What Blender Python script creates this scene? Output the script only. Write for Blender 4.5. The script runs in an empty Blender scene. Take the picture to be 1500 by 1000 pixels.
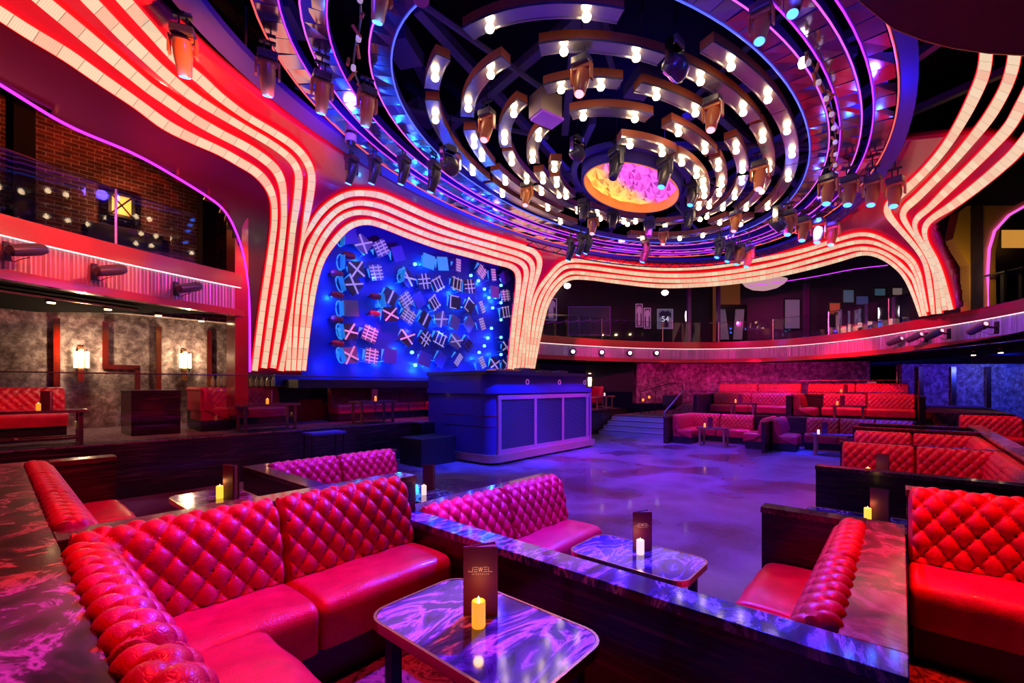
import bpy, math, random
from mathutils import Vector, Matrix
import numpy as np
R = random.Random(7)
PI = math.pi
S = bpy.context.scene
COL = S.collection
# world axes follow the room: x = along the room's long axis, y = across it, z = up; metres
ANG = math.radians(40.83); CA, SA = math.cos(ANG), math.sin(ANG)
FPX, HX, HY, EYE = 660.0, 750.0, 565.0, 1.80

# ---------------------------------------------------------------- camera
cam = bpy.data.cameras.new('camera'); cam.lens = 36 * FPX / 1500; cam.sensor_width = 36
cam.shift_y = (HY - 500) / 1500; cam.clip_start = .02; cam.clip_end = 200
co = bpy.data.objects.new('camera', cam); COL.objects.link(co); co.location = (0, 0, EYE)
co.rotation_euler = (PI / 2, 0, math.atan2(SA, CA) - PI / 2); S.camera = co
# ---------------------------------------------------------------- world, exposure
w = bpy.data.worlds.new('world'); S.world = w; w.use_nodes = True
w.node_tree.nodes['Background'].inputs[0].default_value = (.05, .01, .12, 1)
w.node_tree.nodes['Background'].inputs[1].default_value = .05
S.view_settings.view_transform = 'Standard'; S.view_settings.look = 'None'
S.view_settings.gamma = 1; S.view_settings.exposure = 0; S.view_settings.use_curve_mapping = False
S.render.engine = 'CYCLES'; S.cycles.use_denoising = True; S.cycles.max_bounces = 6
S.cycles.diffuse_bounces = 2; S.cycles.glossy_bounces = 3; S.cycles.transparent_max_bounces = 12
S.cycles.sample_clamp_indirect = 3; S.cycles.caustics_reflective = False; S.cycles.caustics_refractive = False

RED = (1, .012, .004); BLUE = (.01, .03, 1); PUR = (.30, .01, 1); MAG = (1, .01, .28); VIO = (.14, .02, 1); ORG = (1, .15, .03)
def spot(loc, to, col, e, ang=70, rad=.08, blend=.6):
    l = bpy.data.lights.new('spot_light', 'SPOT'); l.color = col; l.energy = e * .42; l.spot_size = math.radians(ang)
    l.spot_blend = blend; l.shadow_soft_size = rad
    o = bpy.data.objects.new('spot_light', l); COL.objects.link(o); o.location = loc
    o.rotation_euler = (Vector(to) - Vector(loc)).to_track_quat('-Z', 'Y').to_euler(); return o
def point(loc, col, e, rad=.05):
    l = bpy.data.lights.new('point_light', 'POINT'); l.color = col; l.energy = e; l.shadow_soft_size = rad
    o = bpy.data.objects.new('point_light', l); COL.objects.link(o); o.location = loc; return o
# coloured stage wash from the ceiling rig: (position, aim, colour, watts, cone)
for a in [
    # red on the booths nearest the camera
    ((1.2, 2.7, 6.0), (1.15, 2.2, .5), RED, 2600, 40), ((2.2, 1.2, 6.0), (1.15, 2.5, .7), RED, 500, 36), ((1.2, 1.2, 6.0), (.5, 1.6, .8), RED, 1500, 34), ((1.8, 4.0, 6.0), (.6, 4.6, .6), RED, 2600, 40),
    ((6.5, 3.6, 6.0), (.3, 1.9, 1.15), (.1, .01, 1), 15000, 6.5), ((6.5, 1.2, 6.0), (1.0, 2.8, 1.15), (.1, .01, 1), 9000, 8), ((6.0, 3.0, 6.0), (1.3, 1.2, .8), BLUE, 3500, 10),
    # violet and blue on the dance-floor booths and the near partition
    ((3.2, 1.6, 6.0), (3.05, 2.5, .6), (.2, .01, 1), 15000, 26), ((5.0, 2.0, 6.0), (3.4, 2.7, .8), BLUE, 2200, 26), ((3.6, 4.4, 6.0), (3.1, 5.5, .7), (.2, .01, 1), 14000, 26),
    ((6.4, 2.6, 6.0), (2.3, 1.7, .9), BLUE, 14000, 30), ((4.5, 6.5, 6.0), (3.0, 4.8, .4), BLUE, 900, 50),
    # dance floor
    ((8.8, 4.3, 6.1), (8.2, 3.8, 0), BLUE, 7500, 72), ((7.0, 3.0, 6.1), (6.6, 2.8, 0), PUR, 4800, 60), ((10.8, 4.6, 6.0), (11.2, 4.2, 0), VIO, 8500, 76),
    ((6.4, 3.8, 6.0), (5.2, 3.4, 0), PUR, 1400, 50), ((13.5, 6.2, 6.0), (13.6, 6.3, 0), (1, .35, .5), 700, 18), ((10, 4.0, 6.0), (9.4, 4.8, 0), MAG, 900, 36),
    # stage block, platform front and stage
    ((8.2, 4.0, 6.0), (8.0, 7.2, .8), BLUE, 16000, 34), ((10.0, 3.6, 6.0), (10.6, 7.1, .6), BLUE, 8000, 32), ((9.8, 3.0, 6.0), (9.8, 7.1, .6), MAG, 5200, 34),
    ((5.6, 5.0, 6.0), (6.0, 9.4, .4), BLUE, 3400, 44), ((1.5, 5.0, 6.0), (1.0, 9.4, .5), RED, 1500, 56), ((4.2, 8.8, 5.9), (3.4, 11, 1.3), RED, 900, 50), ((.6, 8.4, 5.6), (-.2, 11, 1.3), RED, 700, 50), ((6.8, 8.9, 5.6), (7.2, 11.1, 1.3), MAG, 1700, 54),
    ((1.6, 7.2, 3.2), (1.6, 9.9, 1.4), RED, 160, 70),
    # booths on the far side
    ((3.3, -.6, 4.5), (3.5, -1.0, .8), RED, 2600, 46), ((3.4, .9, 6.0), (3.0, .25, .7), RED, 1800, 24), ((4.4, 3.6, 6.0), (3.1, .5, .8), PUR, 2200, 22), ((3.0, .5, 4.5), (3.1, .1, .85), RED, 500, 34),
    ((8.0, .8, 6.0), (8.9, -.3, .8), RED, 3000, 44), ((10.6, .8, 6.0), (11.4, -.4, .8), RED, 2800, 40), ((13.5, 0, 5.9), (14.2, -1.8, 1), RED, 2200, 36), ((8.4, -.2, 5.6), (9.8, -2.4, 1.2), RED, 1800, 34),
    ((5.4, .8, 6.0), (6.4, .4, .7), BLUE, 900, 30),
    # rear booths
    ((13.4, 3.6, 6.1), (15.0, 4.0, .7), (.3, .01, 1), 9500, 50), ((13.4, 1.6, 6.1), (15.2, 1.2, .7), BLUE, 26000, 36), ((17.0, 1.0, 6.0), (15.6, 1.2, .85), BLUE, 3500, 44), ((17.2, 4.2, 6.0), (15.6, 4.2, .85), (.25, .01, 1), 3000, 40), ((19.4, 3.6, 5.8), (18.0, 3.4, 1.5), BLUE, 1500, 36), ((16.0, 4.0, 6.1), (17.8, 3.4, 1.4), BLUE, 3000, 20), ((13.6, 4.6, 6.1), (15.4, 4.2, .8), MAG, 1300, 40), ((15.8, 3.0, 6.0), (17.6, 2.6, 1.2), MAG, 3400, 52), ((15.5, .8, 6.0), (17.7, 1.0, 1.3), RED, 2400, 40),
    ((16.0, 2.2, 5.6), (20.2, 1.8, 1.5), RED, 5200, 40), ((16.0, 4.0, 5.6), (20.2, 4.6, 1.5), MAG, 3000, 36), ((13.2, 6.8, 6.0), (15.4, 7.1, .4), BLUE, 4200, 28), ((14.5, 8.4, 5.8), (16.5, 9.6, 1.5), MAG, 1500, 40),
    # balcony fronts
    ((8.8, 4.3, 5.7), (18.7, 8.0, 3.3), MAG, 5200, 34), ((12.5, 2.5, 5.7), (21, 3.6, 3.3), MAG, 5200, 44), ((12.5, 2.5, 5.7), (19.5, -.2, 3.3), MAG, 4200, 40), ((12, 3, 5.6), (15, -2.5, 3.2), PUR, 2600, 40),
    ((5.5, 4.5, 5.7), (2.2, 9.8, 3.7), RED, 1600, 34), ((3.5, 5.0, 5.7), (.2, 9.0, 3.7), ORG, 2400, 40), ((6.0, 5.0, 5.0), (2.6, 9.9, 3.6), PUR, 500, 20),
]:
    spot(*a[:4], a[4])
# spots added under the rear soffit, without fittings, to wash the walls
for p_, t_, c_, e_ in [((20.6, 6.6, 2.7), (22.0, 7.2, 1.9), MAG, 150), ((21.0, 4.6, 2.7), (22.8, 5.2, 1.9), MAG, 150), ((21.2, 2.6, 2.7), (23.4, 3.0, 1.9), (1, .02, .5), 150), ((19.0, 7.8, 2.7), (20.6, 8.6, 1.8), MAG, 120)]: spot(p_, t_, c_, e_, 130, .1)
def RV(X, Y): return (SA * X + CA * Y, -CA * X + SA * Y)
for X_, Y_, c_, e_ in [(17.4, 16.2, PUR, 160), (18.2, 15.6, BLUE, 700), (20.6, 15.6, BLUE, 1000), (19.4, 17.4, (.7, .8, .2), 22), (22.0, 17.0, (.75, .7, .35), 50)]: spot((*RV(X_, Y_), 2.55), (*RV(X_, Y_ + 3), 1.5), c_, e_, 110, .1)

# ---------------------------------------------------------------- pixel rays, room surfaces
def ray(x, y):
    a = (x - HX) / FPX
    return np.array([a * SA + CA, -a * CA + SA, (HY - y) / FPX])
def at_z(x, y, z):
    d = ray(x, y); t = (z - EYE) / d[2]; return (d[0] * t, d[1] * t, z)
def at_depth(x, y, Y):
    d = ray(x, y) * Y; return (d[0], d[1], EYE + d[2])
def proj(p):
    Y = CA * p[0] + SA * p[1]; X = SA * p[0] - CA * p[1]
    if Y < .05: return (9999, 9999)
    return (HX + FPX * X / Y, HY - FPX * (p[2] - EYE) / Y)
EC, ER = (8.8, 4.3), (12.5, 6.4)
def rho(u, v): return math.hypot((u - EC[0]) / ER[0], (v - EC[1]) / ER[1])
def ell(th, k=1.0):
    t = math.radians(th); return (EC[0] + ER[0] * k * math.cos(t), EC[1] + ER[1] * k * math.sin(t))
RK, ZT, ZS = .84, 6.35, 4.9
def zprof(r):
    if r <= RK: return ZT
    q = min(1.0, (r - RK) / (1 - RK)); return ZS + (ZT - ZS) * math.sqrt(max(0, 1 - q * q))
def hit(x, y, off=0.0):
    d = ray(x, y); Y = .3
    def inside(Y):
        u, v, z = d[0] * Y, d[1] * Y, EYE + d[2] * Y
        r = rho(u, v) + off
        return r < 1 and z < zprof(min(r, 1)) - off * 5
    while inside(Y) and Y < 40: Y += .1
    lo, hi = Y - .1, Y
    for _ in range(20):
        m = (lo + hi) / 2
        if inside(m): lo = m
        else: hi = m
    return Vector((d[0] * lo, d[1] * lo, EYE + d[2] * lo))
def vnormal(p):   # into the room
    r = rho(p.x, p.y)
    g = Vector(((EC[0] - p.x) / ER[0] ** 2, (EC[1] - p.y) / ER[1] ** 2, 0)).normalized()
    if p.z < ZS: return g
    q = max(0, min(1, (r - RK) / (1 - RK))); a = math.asin(q)
    return (g * math.sin(a) + Vector((0, 0, -1)) * math.cos(a)).normalized()

# ---------------------------------------------------------------- materials
MATS = {}
def mat(name, col, rough=.5, metal=0, em=None, es=0, coat=0, tex=None, spec=.5, alpha=1):
    if name in MATS: return MATS[name]
    m = bpy.data.materials.new(name); m.use_nodes = True; nt = m.node_tree; b = nt.nodes['Principled BSDF']
    b.inputs['Base Color'].default_value = (*col, 1); b.inputs['Roughness'].default_value = rough
    b.inputs['Metallic'].default_value = metal; b.inputs['Coat Weight'].default_value = coat
    b.inputs['Coat Roughness'].default_value = .08; b.inputs['Specular IOR Level'].default_value = spec
    if em: b.inputs['Emission Color'].default_value = (*em, 1); b.inputs['Emission Strength'].default_value = es
    if alpha < 1: b.inputs['Alpha'].default_value = alpha
    if tex: tex(nt, b)
    MATS[name] = m; return m
def N(nt, t, **k):
    n = nt.nodes.new('ShaderNode' + t)
    for a, v in k.items():
        if a in n.inputs: n.inputs[a].default_value = v
        else: setattr(n, a, v)
    return n
def coords(nt, scale=(1, 1, 1), kind='Object'):
    tc = N(nt, 'TexCoord'); mp = N(nt, 'Mapping'); mp.inputs['Scale'].default_value = scale
    nt.links.new(tc.outputs[kind], mp.inputs['Vector']); return mp.outputs[0]
def ramp(nt, src, stops):
    r = N(nt, 'ValToRGB'); e = r.color_ramp.elements
    while len(e) < len(stops): e.new(.5)
    for el, (p, c) in zip(e, stops): el.position = p; el.color = (*c, 1)
    nt.links.new(src, r.inputs[0]); return r.outputs[0]
def noise(nt, vec, s, det=6, rough=.6, dist=0):
    n = N(nt, 'TexNoise'); n.inputs['Scale'].default_value = s; n.inputs['Detail'].default_value = det
    n.inputs['Roughness'].default_value = rough; n.inputs['Distortion'].default_value = dist
    nt.links.new(vec, n.inputs['Vector']); return n.outputs[0]
def bump(nt, b, src, st=.3, dist=.01):
    n = N(nt, 'Bump'); n.inputs['Strength'].default_value = st; n.inputs['Distance'].default_value = dist
    nt.links.new(src, n.inputs['Height']); nt.links.new(n.outputs[0], b.inputs['Normal'])
def t_streak(scale, stops, ns=3, st=.2):
    def f(nt, b):
        n = noise(nt, coords(nt, scale), ns, 8, .65, .4)
        nt.links.new(ramp(nt, n, stops), b.inputs['Base Color']); bump(nt, b, n, st, .003)
    return f
def t_leather(nt, b):
    c = coords(nt, (1, 1, 1))
    v = N(nt, 'TexVoronoi', feature='DISTANCE_TO_EDGE'); v.inputs['Scale'].default_value = 55; nt.links.new(c, v.inputs['Vector'])
    n = noise(nt, c, 9, 5)
    r = ramp(nt, v.outputs[0], [(0, (0, 0, 0)), (.12, (1, 1, 1))])
    mx = N(nt, 'Math', operation='ADD'); nt.links.new(r, mx.inputs[0]); nt.links.new(n, mx.inputs[1])
    bump(nt, b, mx.outputs[0], .2, .004)
    nt.links.new(ramp(nt, n, [(.3, (.40, .006, .030)), (.7, (.62, .010, .058))]), b.inputs['Base Color'])
    rr = N(nt, 'MapRange'); rr.inputs[3].default_value = .22; rr.inputs[4].default_value = .5; nt.links.new(n, rr.inputs[0])
    nt.links.new(rr.outputs[0], b.inputs['Roughness'])
def t_marble(scale, stops, s=2.2, dist=2.5):
    def f(nt, b):
        c = coords(nt, scale)
        n = noise(nt, c, s, 10, .62, dist)
        nt.links.new(ramp(nt, n, stops), b.inputs['Base Color'])
    return f
def t_floor(nt, b):
    c = coords(nt, (1, 1, 1)); n = noise(nt, c, .8, 2, .4, .15); n2 = noise(nt, c, 9, 6, .7)
    r = ramp(nt, n, [(.28, (.13, .03, .06)), (.46, (.19, .14, .26)), (.56, (.27, .26, .40)), (.78, (.13, .05, .10))])
    mx = N(nt, 'MixRGB', blend_type='MULTIPLY'); mx.inputs[0].default_value = .5
    nt.links.new(r, mx.inputs[1]); nt.links.new(ramp(nt, n2, [(.3, (.55, .55, .6)), (.7, (1, 1, 1))]), mx.inputs[2])
    nt.links.new(mx.outputs[0], b.inputs['Base Color']); bump(nt, b, n2, .06, .004)
    rr = N(nt, 'MapRange'); rr.inputs[3].default_value = .22; rr.inputs[4].default_value = .34; nt.links.new(n, rr.inputs[0])
    nt.links.new(rr.outputs[0], b.inputs['Roughness'])
def t_brick(nt, b):
    tc = N(nt, 'TexCoord'); cx = N(nt, 'SeparateXYZ'); nt.links.new(tc.outputs['Object'], cx.inputs[0])
    cb = N(nt, 'CombineXYZ'); nt.links.new(cx.outputs[0], cb.inputs[0]); nt.links.new(cx.outputs[2], cb.inputs[1])
    k = N(nt, 'TexBrick'); k.inputs['Scale'].default_value = 1; k.inputs['Brick Width'].default_value = .24; k.inputs['Row Height'].default_value = .085
    k.inputs['Mortar Size'].default_value = .007; k.inputs['Color1'].default_value = (.26, .05, .04, 1); k.inputs['Color2'].default_value = (.10, .03, .03, 1)
    k.inputs['Mortar'].default_value = (.5, .4, .38, 1); nt.links.new(cb.outputs[0], k.inputs['Vector'])
    n = noise(nt, cb.outputs[0], 3, 5); mx = N(nt, 'MixRGB', blend_type='MULTIPLY'); mx.inputs[0].default_value = .8
    nt.links.new(k.outputs[0], mx.inputs[1]); nt.links.new(ramp(nt, n, [(.35, (.2, .2, .2)), (.65, (1, 1, 1))]), mx.inputs[2])
    nt.links.new(mx.outputs[0], b.inputs['Base Color']); bump(nt, b, k.outputs[1], -.5, .01)
def t_velvet(nt, b):
    c = coords(nt, (1, 1, 1)); n = noise(nt, c, 5.5, 10, .75, .25)
    nt.links.new(ramp(nt, n, [(.38, (.07, .045, .045)), (.5, (.20, .15, .15)), (.62, (.42, .37, .36))]), b.inputs['Base Color'])
def t_band(nt, b):     # lit louvred tiles: joints every quarter metre, fine blades, each tile a little different
    tc = N(nt, 'TexCoord'); sx = N(nt, 'SeparateXYZ'); nt.links.new(tc.outputs['UV'], sx.inputs[0])
    def M(op, a, bb=None):
        n = N(nt, 'Math', operation=op)
        if isinstance(a, (int, float)): n.inputs[0].default_value = a
        else: nt.links.new(a, n.inputs[0])
        if bb is not None:
            if isinstance(bb, (int, float)): n.inputs[1].default_value = bb
            else: nt.links.new(bb, n.inputs[1])
        return n.outputs[0]
    u = M('MULTIPLY', sx.outputs[0], 4.0); fr = M('FRACT', u); fl = M('FLOOR', u)
    joint = M('GREATER_THAN', fr, .04)
    wn = N(nt, 'TexWhiteNoise', noise_dimensions='1D'); nt.links.new(fl, wn.inputs['W'])
    vv = M('ABSOLUTE', M('SINE', M('MULTIPLY', sx.outputs[1], 16 * PI)))
    uu = M('ABSOLUTE', M('SINE', M('MULTIPLY', u, 9 * PI)))
    g = M('MULTIPLY', M('ADD', M('MULTIPLY', vv, .28), .72), M('ADD', M('MULTIPLY', uu, .22), .78))
    cr = ramp(nt, wn.outputs[0], [(0, (1, .56, .36)), (.5, (1, .70, .44)), (1, (1, .80, .52))])
    k = M('MULTIPLY', M('ADD', M('MULTIPLY', joint, .6), .4), g)
    nt.links.new(cr, b.inputs['Emission Color']); st = M('MULTIPLY', k, 1.02); nt.links.new(st, b.inputs['Emission Strength'])
def t_gridmesh(nt, b):
    c = coords(nt, (1, 1, 1)); w1 = N(nt, 'TexWave', bands_direction='Z'); w1.inputs['Scale'].default_value = 14
    nt.links.new(c, w1.inputs['Vector']); bump(nt, b, w1.outputs[0], .8, .01)
    nt.links.new(ramp(nt, w1.outputs[0], [(.2, (.006, .006, .02)), (.8, (.05, .05, .16))]), b.inputs['Base Color'])
def t_carpet(nt, b):
    n = noise(nt, coords(nt), 6, 8, .7, 2)
    nt.links.new(ramp(nt, n, [(.42, (.02, .012, .02)), (.52, (.22, .12, .17)), (.6, (.04, .02, .03))]), b.inputs['Base Color'])
LEATHER = mat('quilted_red_leather', (.5, .03, .04), .3, coat=.15, tex=t_leather)
EBONY = mat('ebony_wood', (.03, .02, .02), .28, coat=.3, tex=t_streak((1, 1, 22), [(.38, (.004, .003, .003)), (.55, (.03, .016, .016)), (.68, (.12, .06, .05))], 1.6))
EBTOP = mat('rosewood_ledge', (.05, .02, .02), .16, coat=.6, tex=t_streak((2, 20, 20), [(.36, (.035, .012, .01)), (.55, (.13, .045, .04)), (.7, (.26, .12, .1))], 1.3, .08))
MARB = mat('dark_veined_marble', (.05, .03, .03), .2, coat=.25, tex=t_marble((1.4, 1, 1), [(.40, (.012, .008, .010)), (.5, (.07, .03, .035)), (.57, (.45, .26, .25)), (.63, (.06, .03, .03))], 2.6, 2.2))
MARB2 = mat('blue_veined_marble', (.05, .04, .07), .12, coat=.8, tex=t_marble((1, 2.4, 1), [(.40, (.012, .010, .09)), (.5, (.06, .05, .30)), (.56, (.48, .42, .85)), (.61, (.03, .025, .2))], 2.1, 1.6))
BLACK = mat('black_paint', (.012, .012, .014), .4); MATT = mat('matt_black', (.006, .006, .008), .95, spec=.05)
DARK = mat('dark_gunmetal', (.05, .05, .06), .3, metal=.6)
FIX = mat('fixture_black', (.07, .07, .075), .32, coat=.4)
CHROME = mat('polished_chrome', (.75, .75, .78), .12, metal=1)
COPPER = mat('polished_copper', (.85, .38, .18), .22, metal=1)
BRASS = mat('brushed_brass', (.8, .55, .25), .25, metal=1)
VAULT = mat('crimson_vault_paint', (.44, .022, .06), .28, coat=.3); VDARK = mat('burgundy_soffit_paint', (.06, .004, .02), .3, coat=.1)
RIM = mat('red_lacquer', (.42, .03, .04), .22, coat=.5)
RIB = mat('ribbed_silver', (.62, .5, .54), .32, metal=.3)
FLOOR = mat('stained_concrete', (.3, .2, .3), .2, coat=.3, tex=t_floor)
CARPET = mat('patterned_carpet', (.05, .03, .04), .9, tex=t_carpet)
BRICK = mat('old_red_brick', (.2, .05, .04), .7, tex=t_brick)
VELVET = mat('distressed_plaster', (.2, .15, .15), .6, tex=t_velvet)
BAND = mat('lit_cream_tiles', (.12, .1, .09), .4, em=(1, .8, .6), es=1, tex=t_band)
REDLED = mat('red_light_line', (.3, .01, .01), .4, em=(1, .006, .008), es=1.5)
PURLED = mat('purple_neon', (.2, .02, .3), .4, em=(.5, .03, .8), es=1.6)
PINKLED = mat('pink_neon', (.4, .1, .3), .4, em=(.85, .12, .75), es=1.1)
BLUELED = mat('blue_neon', (.1, .1, .4), .4, em=(.08, .12, 1), es=1.4)
WHITELED = mat('warm_white_led', (.8, .7, .7), .4, em=(1, .75, .72), es=1.6)
BULB = mat('bright_bulb', (1, 1, 1), .3, em=(1, .70, .36), es=16)
WARM = mat('warm_lamp_glass', (1, .8, .5), .3, em=(1, .62, .28), es=5)
FLAME = mat('candle_glow', (.9, .4, .1), .4, em=(1, .34, .02), es=1.1)
FLAMEW = mat('candle_pale_glow', (.9, .7, .7), .4, em=(1, .62, .6), es=1.2)
LENSB = mat('blue_lens', (.05, .1, .4), .1, em=(.03, .16, 1), es=7)
LENSP = mat('pink_lens', (.4, .1, .2), .1, em=(1, .25, .3), es=3)
LENSW = mat('pale_lens', (.5, .4, .4), .1, em=(1, .7, .75), es=4)
MIRROR = mat('ceiling_mirror', (.7, .65, .8), .12, metal=1)
BLUEP = mat('blue_ring_paint', (.08, .06, .45), .5)
BULK = mat('soft_cream_plaster', (.5, .4, .35), .4)
def glassmat():
    m = bpy.data.materials.new('clear_glass'); m.use_nodes = True; nt = m.node_tree; nt.nodes.clear()
    o = N(nt, 'OutputMaterial'); g = N(nt, 'BsdfGlossy'); g.inputs['Roughness'].default_value = .03; g.inputs['Color'].default_value = (.8, .8, .9, 1)
    t = N(nt, 'BsdfTransparent'); t.inputs[0].default_value = (.93, .93, .95, 1); f = N(nt, 'Fresnel'); f.inputs[0].default_value = 1.4; mx = N(nt, 'MixShader')
    nt.links.new(f.outputs[0], mx.inputs[0]); nt.links.new(t.outputs[0], mx.inputs[1]); nt.links.new(g.outputs[0], mx.inputs[2]); nt.links.new(mx.outputs[0], o.inputs[0])
    return m
GLASS = glassmat()

# ---------------------------------------------------------------- mesh helpers
class MB:
    def __init__(s): s.v = []; s.f = []; s.uv = None
    def add(s, vs, fs):
        n = len(s.v); s.v += [tuple(p) for p in vs]; s.f += [tuple(i + n for i in f) for f in fs]; return s
    def box(s, x0, x1, y0, y1, z0, z1):
        return s.add([(x0, y0, z0), (x1, y0, z0), (x1, y1, z0), (x0, y1, z0), (x0, y0, z1), (x1, y0, z1), (x1, y1, z1), (x0, y1, z1)],
                     [(3, 2, 1, 0), (4, 5, 6, 7), (0, 1, 5, 4), (1, 2, 6, 5), (2, 3, 7, 6), (3, 0, 4, 7)])
    def prism(s, pts, z0, z1):
        n = len(pts); return s.add([(*p, z0) for p in pts] + [(*p, z1) for p in pts],
            [tuple(range(n - 1, -1, -1)), tuple(range(n, 2 * n))] + [(i, (i + 1) % n, n + (i + 1) % n, n + i) for i in range(n)])
    def lathe(s, prof, n=16, c=(0, 0, 0), caps=True):
        vs = [(c[0] + r * math.cos(2 * PI * i / n), c[1] + r * math.sin(2 * PI * i / n), c[2] + z) for r, z in prof for i in range(n)]
        fs = [(j * n + i, j * n + (i + 1) % n, (j + 1) * n + (i + 1) % n, (j + 1) * n + i) for j in range(len(prof) - 1) for i in range(n)]
        if caps: fs += [tuple(range(n - 1, -1, -1)), tuple(range((len(prof) - 1) * n, len(prof) * n))]
        return s.add(vs, fs)
    def tube(s, pts, r, n=8, closed=False):
        pts = [Vector(p) for p in pts]; m = len(pts); vs = []
        for i, p in enumerate(pts):
            a = pts[(i - 1) % m] if (closed or i) else p; b = pts[(i + 1) % m] if (closed or i < m - 1) else p
            t = (b - a).normalized(); x = t.cross(Vector((0, 0, 1)))
            if x.length < 1e-3: x = t.cross(Vector((1, 0, 0)))
            x.normalize(); y = t.cross(x)
            for k in range(n):
                q = 2 * PI * k / n; vs.append(p + (x * math.cos(q) + y * math.sin(q)) * r)
        L = m if closed else m - 1
        fs = [(i * n + k, i * n + (k + 1) % n, ((i + 1) % m) * n + (k + 1) % n, ((i + 1) % m) * n + k) for i in range(L) for k in range(n)]
        if not closed: fs += [tuple(range(n)), tuple(range((m - 1) * n, m * n))[::-1]]
        return s.add(vs, fs)
    def sweep(s, pts, sec, normals=None, closed=False):    # section = [(across, out)]; flat ribbon-like solids
        pts = [Vector(p) for p in pts]; m = len(pts); n = len(sec[0]) if isinstance(sec[0], list) else len(sec); vs = []
        for i, p in enumerate(pts):
            a = pts[(i - 1) % m] if (closed or i) else p; b = pts[(i + 1) % m] if (closed or i < m - 1) else p
            t = (b - a).normalized(); nn = (normals[i] if normals else Vector((0, 0, 1))); x = t.cross(nn).normalized()
            sc = sec[i] if isinstance(sec[0], list) else sec
            vs += [p + x * q[0] + nn * q[1] for q in sc]
        L = m if closed else m - 1
        fs = [(i * n + k, i * n + (k + 1) % n, ((i + 1) % m) * n + (k + 1) % n, ((i + 1) % m) * n + k) for i in range(L) for k in range(n)]
        if not closed: fs += [tuple(range(n)), tuple(range((m - 1) * n, m * n))[::-1]]
        return s.add(vs, fs)
    def grid(s, fn, nu, nv):
        vs = [fn(i, j) for j in range(nv + 1) for i in range(nu + 1)]
        return s.add(vs, [(j * (nu + 1) + i, j * (nu + 1) + i + 1, (j + 1) * (nu + 1) + i + 1, (j + 1) * (nu + 1) + i) for j in range(nv) for i in range(nu)])
    def xf(s, m): s.v = [tuple(m @ Vector(p)) for p in s.v]; return s
    def build(s, name, m, parent=None, smooth=False, bevel=0):
        me = bpy.data.meshes.new(name); me.from_pydata(s.v, [], s.f); me.validate(); me.materials.append(m)
        if smooth: me.polygons.foreach_set('use_smooth', [True] * len(me.polygons))
        o = bpy.data.objects.new(name, me); COL.objects.link(o); o.parent = parent
        if bevel:
            b = o.modifiers.new('bevel', 'BEVEL'); b.width = bevel; b.segments = 2; b.limit_method = 'ANGLE'
        if smooth and not bevel: 
            try: me.set_sharp_from_angle(angle=math.radians(40))
            except Exception: pass
        return o
def thing(name, label, cat, loc=(0, 0, 0), rz=0, group=None):
    o = bpy.data.objects.new(name, None); COL.objects.link(o); o.location = loc; o.rotation_euler = (0, 0, rz)
    o.empty_display_size = .1; o['label'] = label; o['category'] = cat
    if group: o['group'] = group
    return o
def tag(o, label, cat, group=None):
    o['label'] = label; o['category'] = cat
    if group: o['group'] = group
    return o
def struct(o): o['kind'] = 'structure'; return o
def dup(o, loc, rz=0, label=None, group=None, parent=None, scale=None):
    c = o.copy(); COL.objects.link(c)
    if parent is None:
        c.location = loc; c.rotation_euler = (0, 0, rz) if not isinstance(rz, tuple) else rz
        if label: c['label'] = label
        if group: c['group'] = group
        if scale: c.scale = (scale,) * 3
    else: c.parent = parent
    for ch in list(o.children): dup(ch, None, parent=c)
    return c
def spline(pts, step):
    pts = [Vector(p) for p in pts]; out = []
    P = [pts[0] * 2 - pts[1]] + pts + [pts[-1] * 2 - pts[-2]]
    for i in range(1, len(P) - 2):
        n = max(1, int((P[i + 1] - P[i]).length / step))
        for k in range(n):
            t = k / n; a, b, c, d = P[i - 1], P[i], P[i + 1], P[i + 2]
            out.append(.5 * ((2 * b) + (c - a) * t + (2 * a - 5 * b + 4 * c - d) * t * t + (3 * b - a - 3 * c + d) * t ** 3))
    out.append(pts[-1]); return out
def smoothp(pts, it=3):
    for _ in range(it):
        pts = [pts[0]] + [(pts[i - 1] + pts[i] * 2 + pts[i + 1]) / 4 for i in range(1, len(pts) - 1)] + [pts[-1]]
    return pts
def inpoly(x, y, poly):
    c = False; n = len(poly)
    for i in range(n):
        x1, y1 = poly[i]; x2, y2 = poly[i - 1]
        if (y1 > y) != (y2 > y) and x < (x2 - x1) * (y - y1) / (y2 - y1) + x1: c = not c
    return c

# ================================================================ THE SETTING
struct(MB().box(-3, 34, -14, 20, -.25, 0).build('floor', FLOOR))
T1 = .27                                                        # the raised row of booths nearest the outer wall
struct(MB().box(-3, 1.95, 2.9, 6.4, 0, T1).build('floor_tier', CARPET))
struct(MB().prism([(-3, -6), (3.9, -6), (3.9, -.02), (1.95, -.02), (1.95, 2.9), (-3, 2.9)], 0, T1).build('floor_tier', CARPET))
PLZ = .87
pl = struct(MB().prism([(-4, 9.42), (7.0, 9.42), (7.0, 9.0), (12.6, 9.0), (15.2, 8.6), (17.2, 8.6), (17.2, 16), (-4, 16)], .0, PLZ).build('wall_platform', EBONY))
struct(MB().prism([(-4, 9.44), (6.98, 9.44), (6.98, 9.1), (12.6, 9.1), (17.0, 8.8), (17.0, 15.9), (-4, 15.9)], PLZ, PLZ + .02).build('floor_platform', CARPET))
struct(MB().box(-4, 7, 9.38, 9.46, 0, .17).build('baseboard_platform', BLACK))
struct(MB().box(16.2, 30, -2.4, 8.58, 0, .66).build('floor_back', CARPET))
struct(MB().box(18.5, 30, -2.4, 7.5, .66, 1.0).build('floor_back', CARPET))
struct(MB().prism([(-6, 13.3), (17.5, 13.3), (17.5, 13.6), (-6, 13.6)], PLZ, 3.6).build('wall_left', VELVET))
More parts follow.
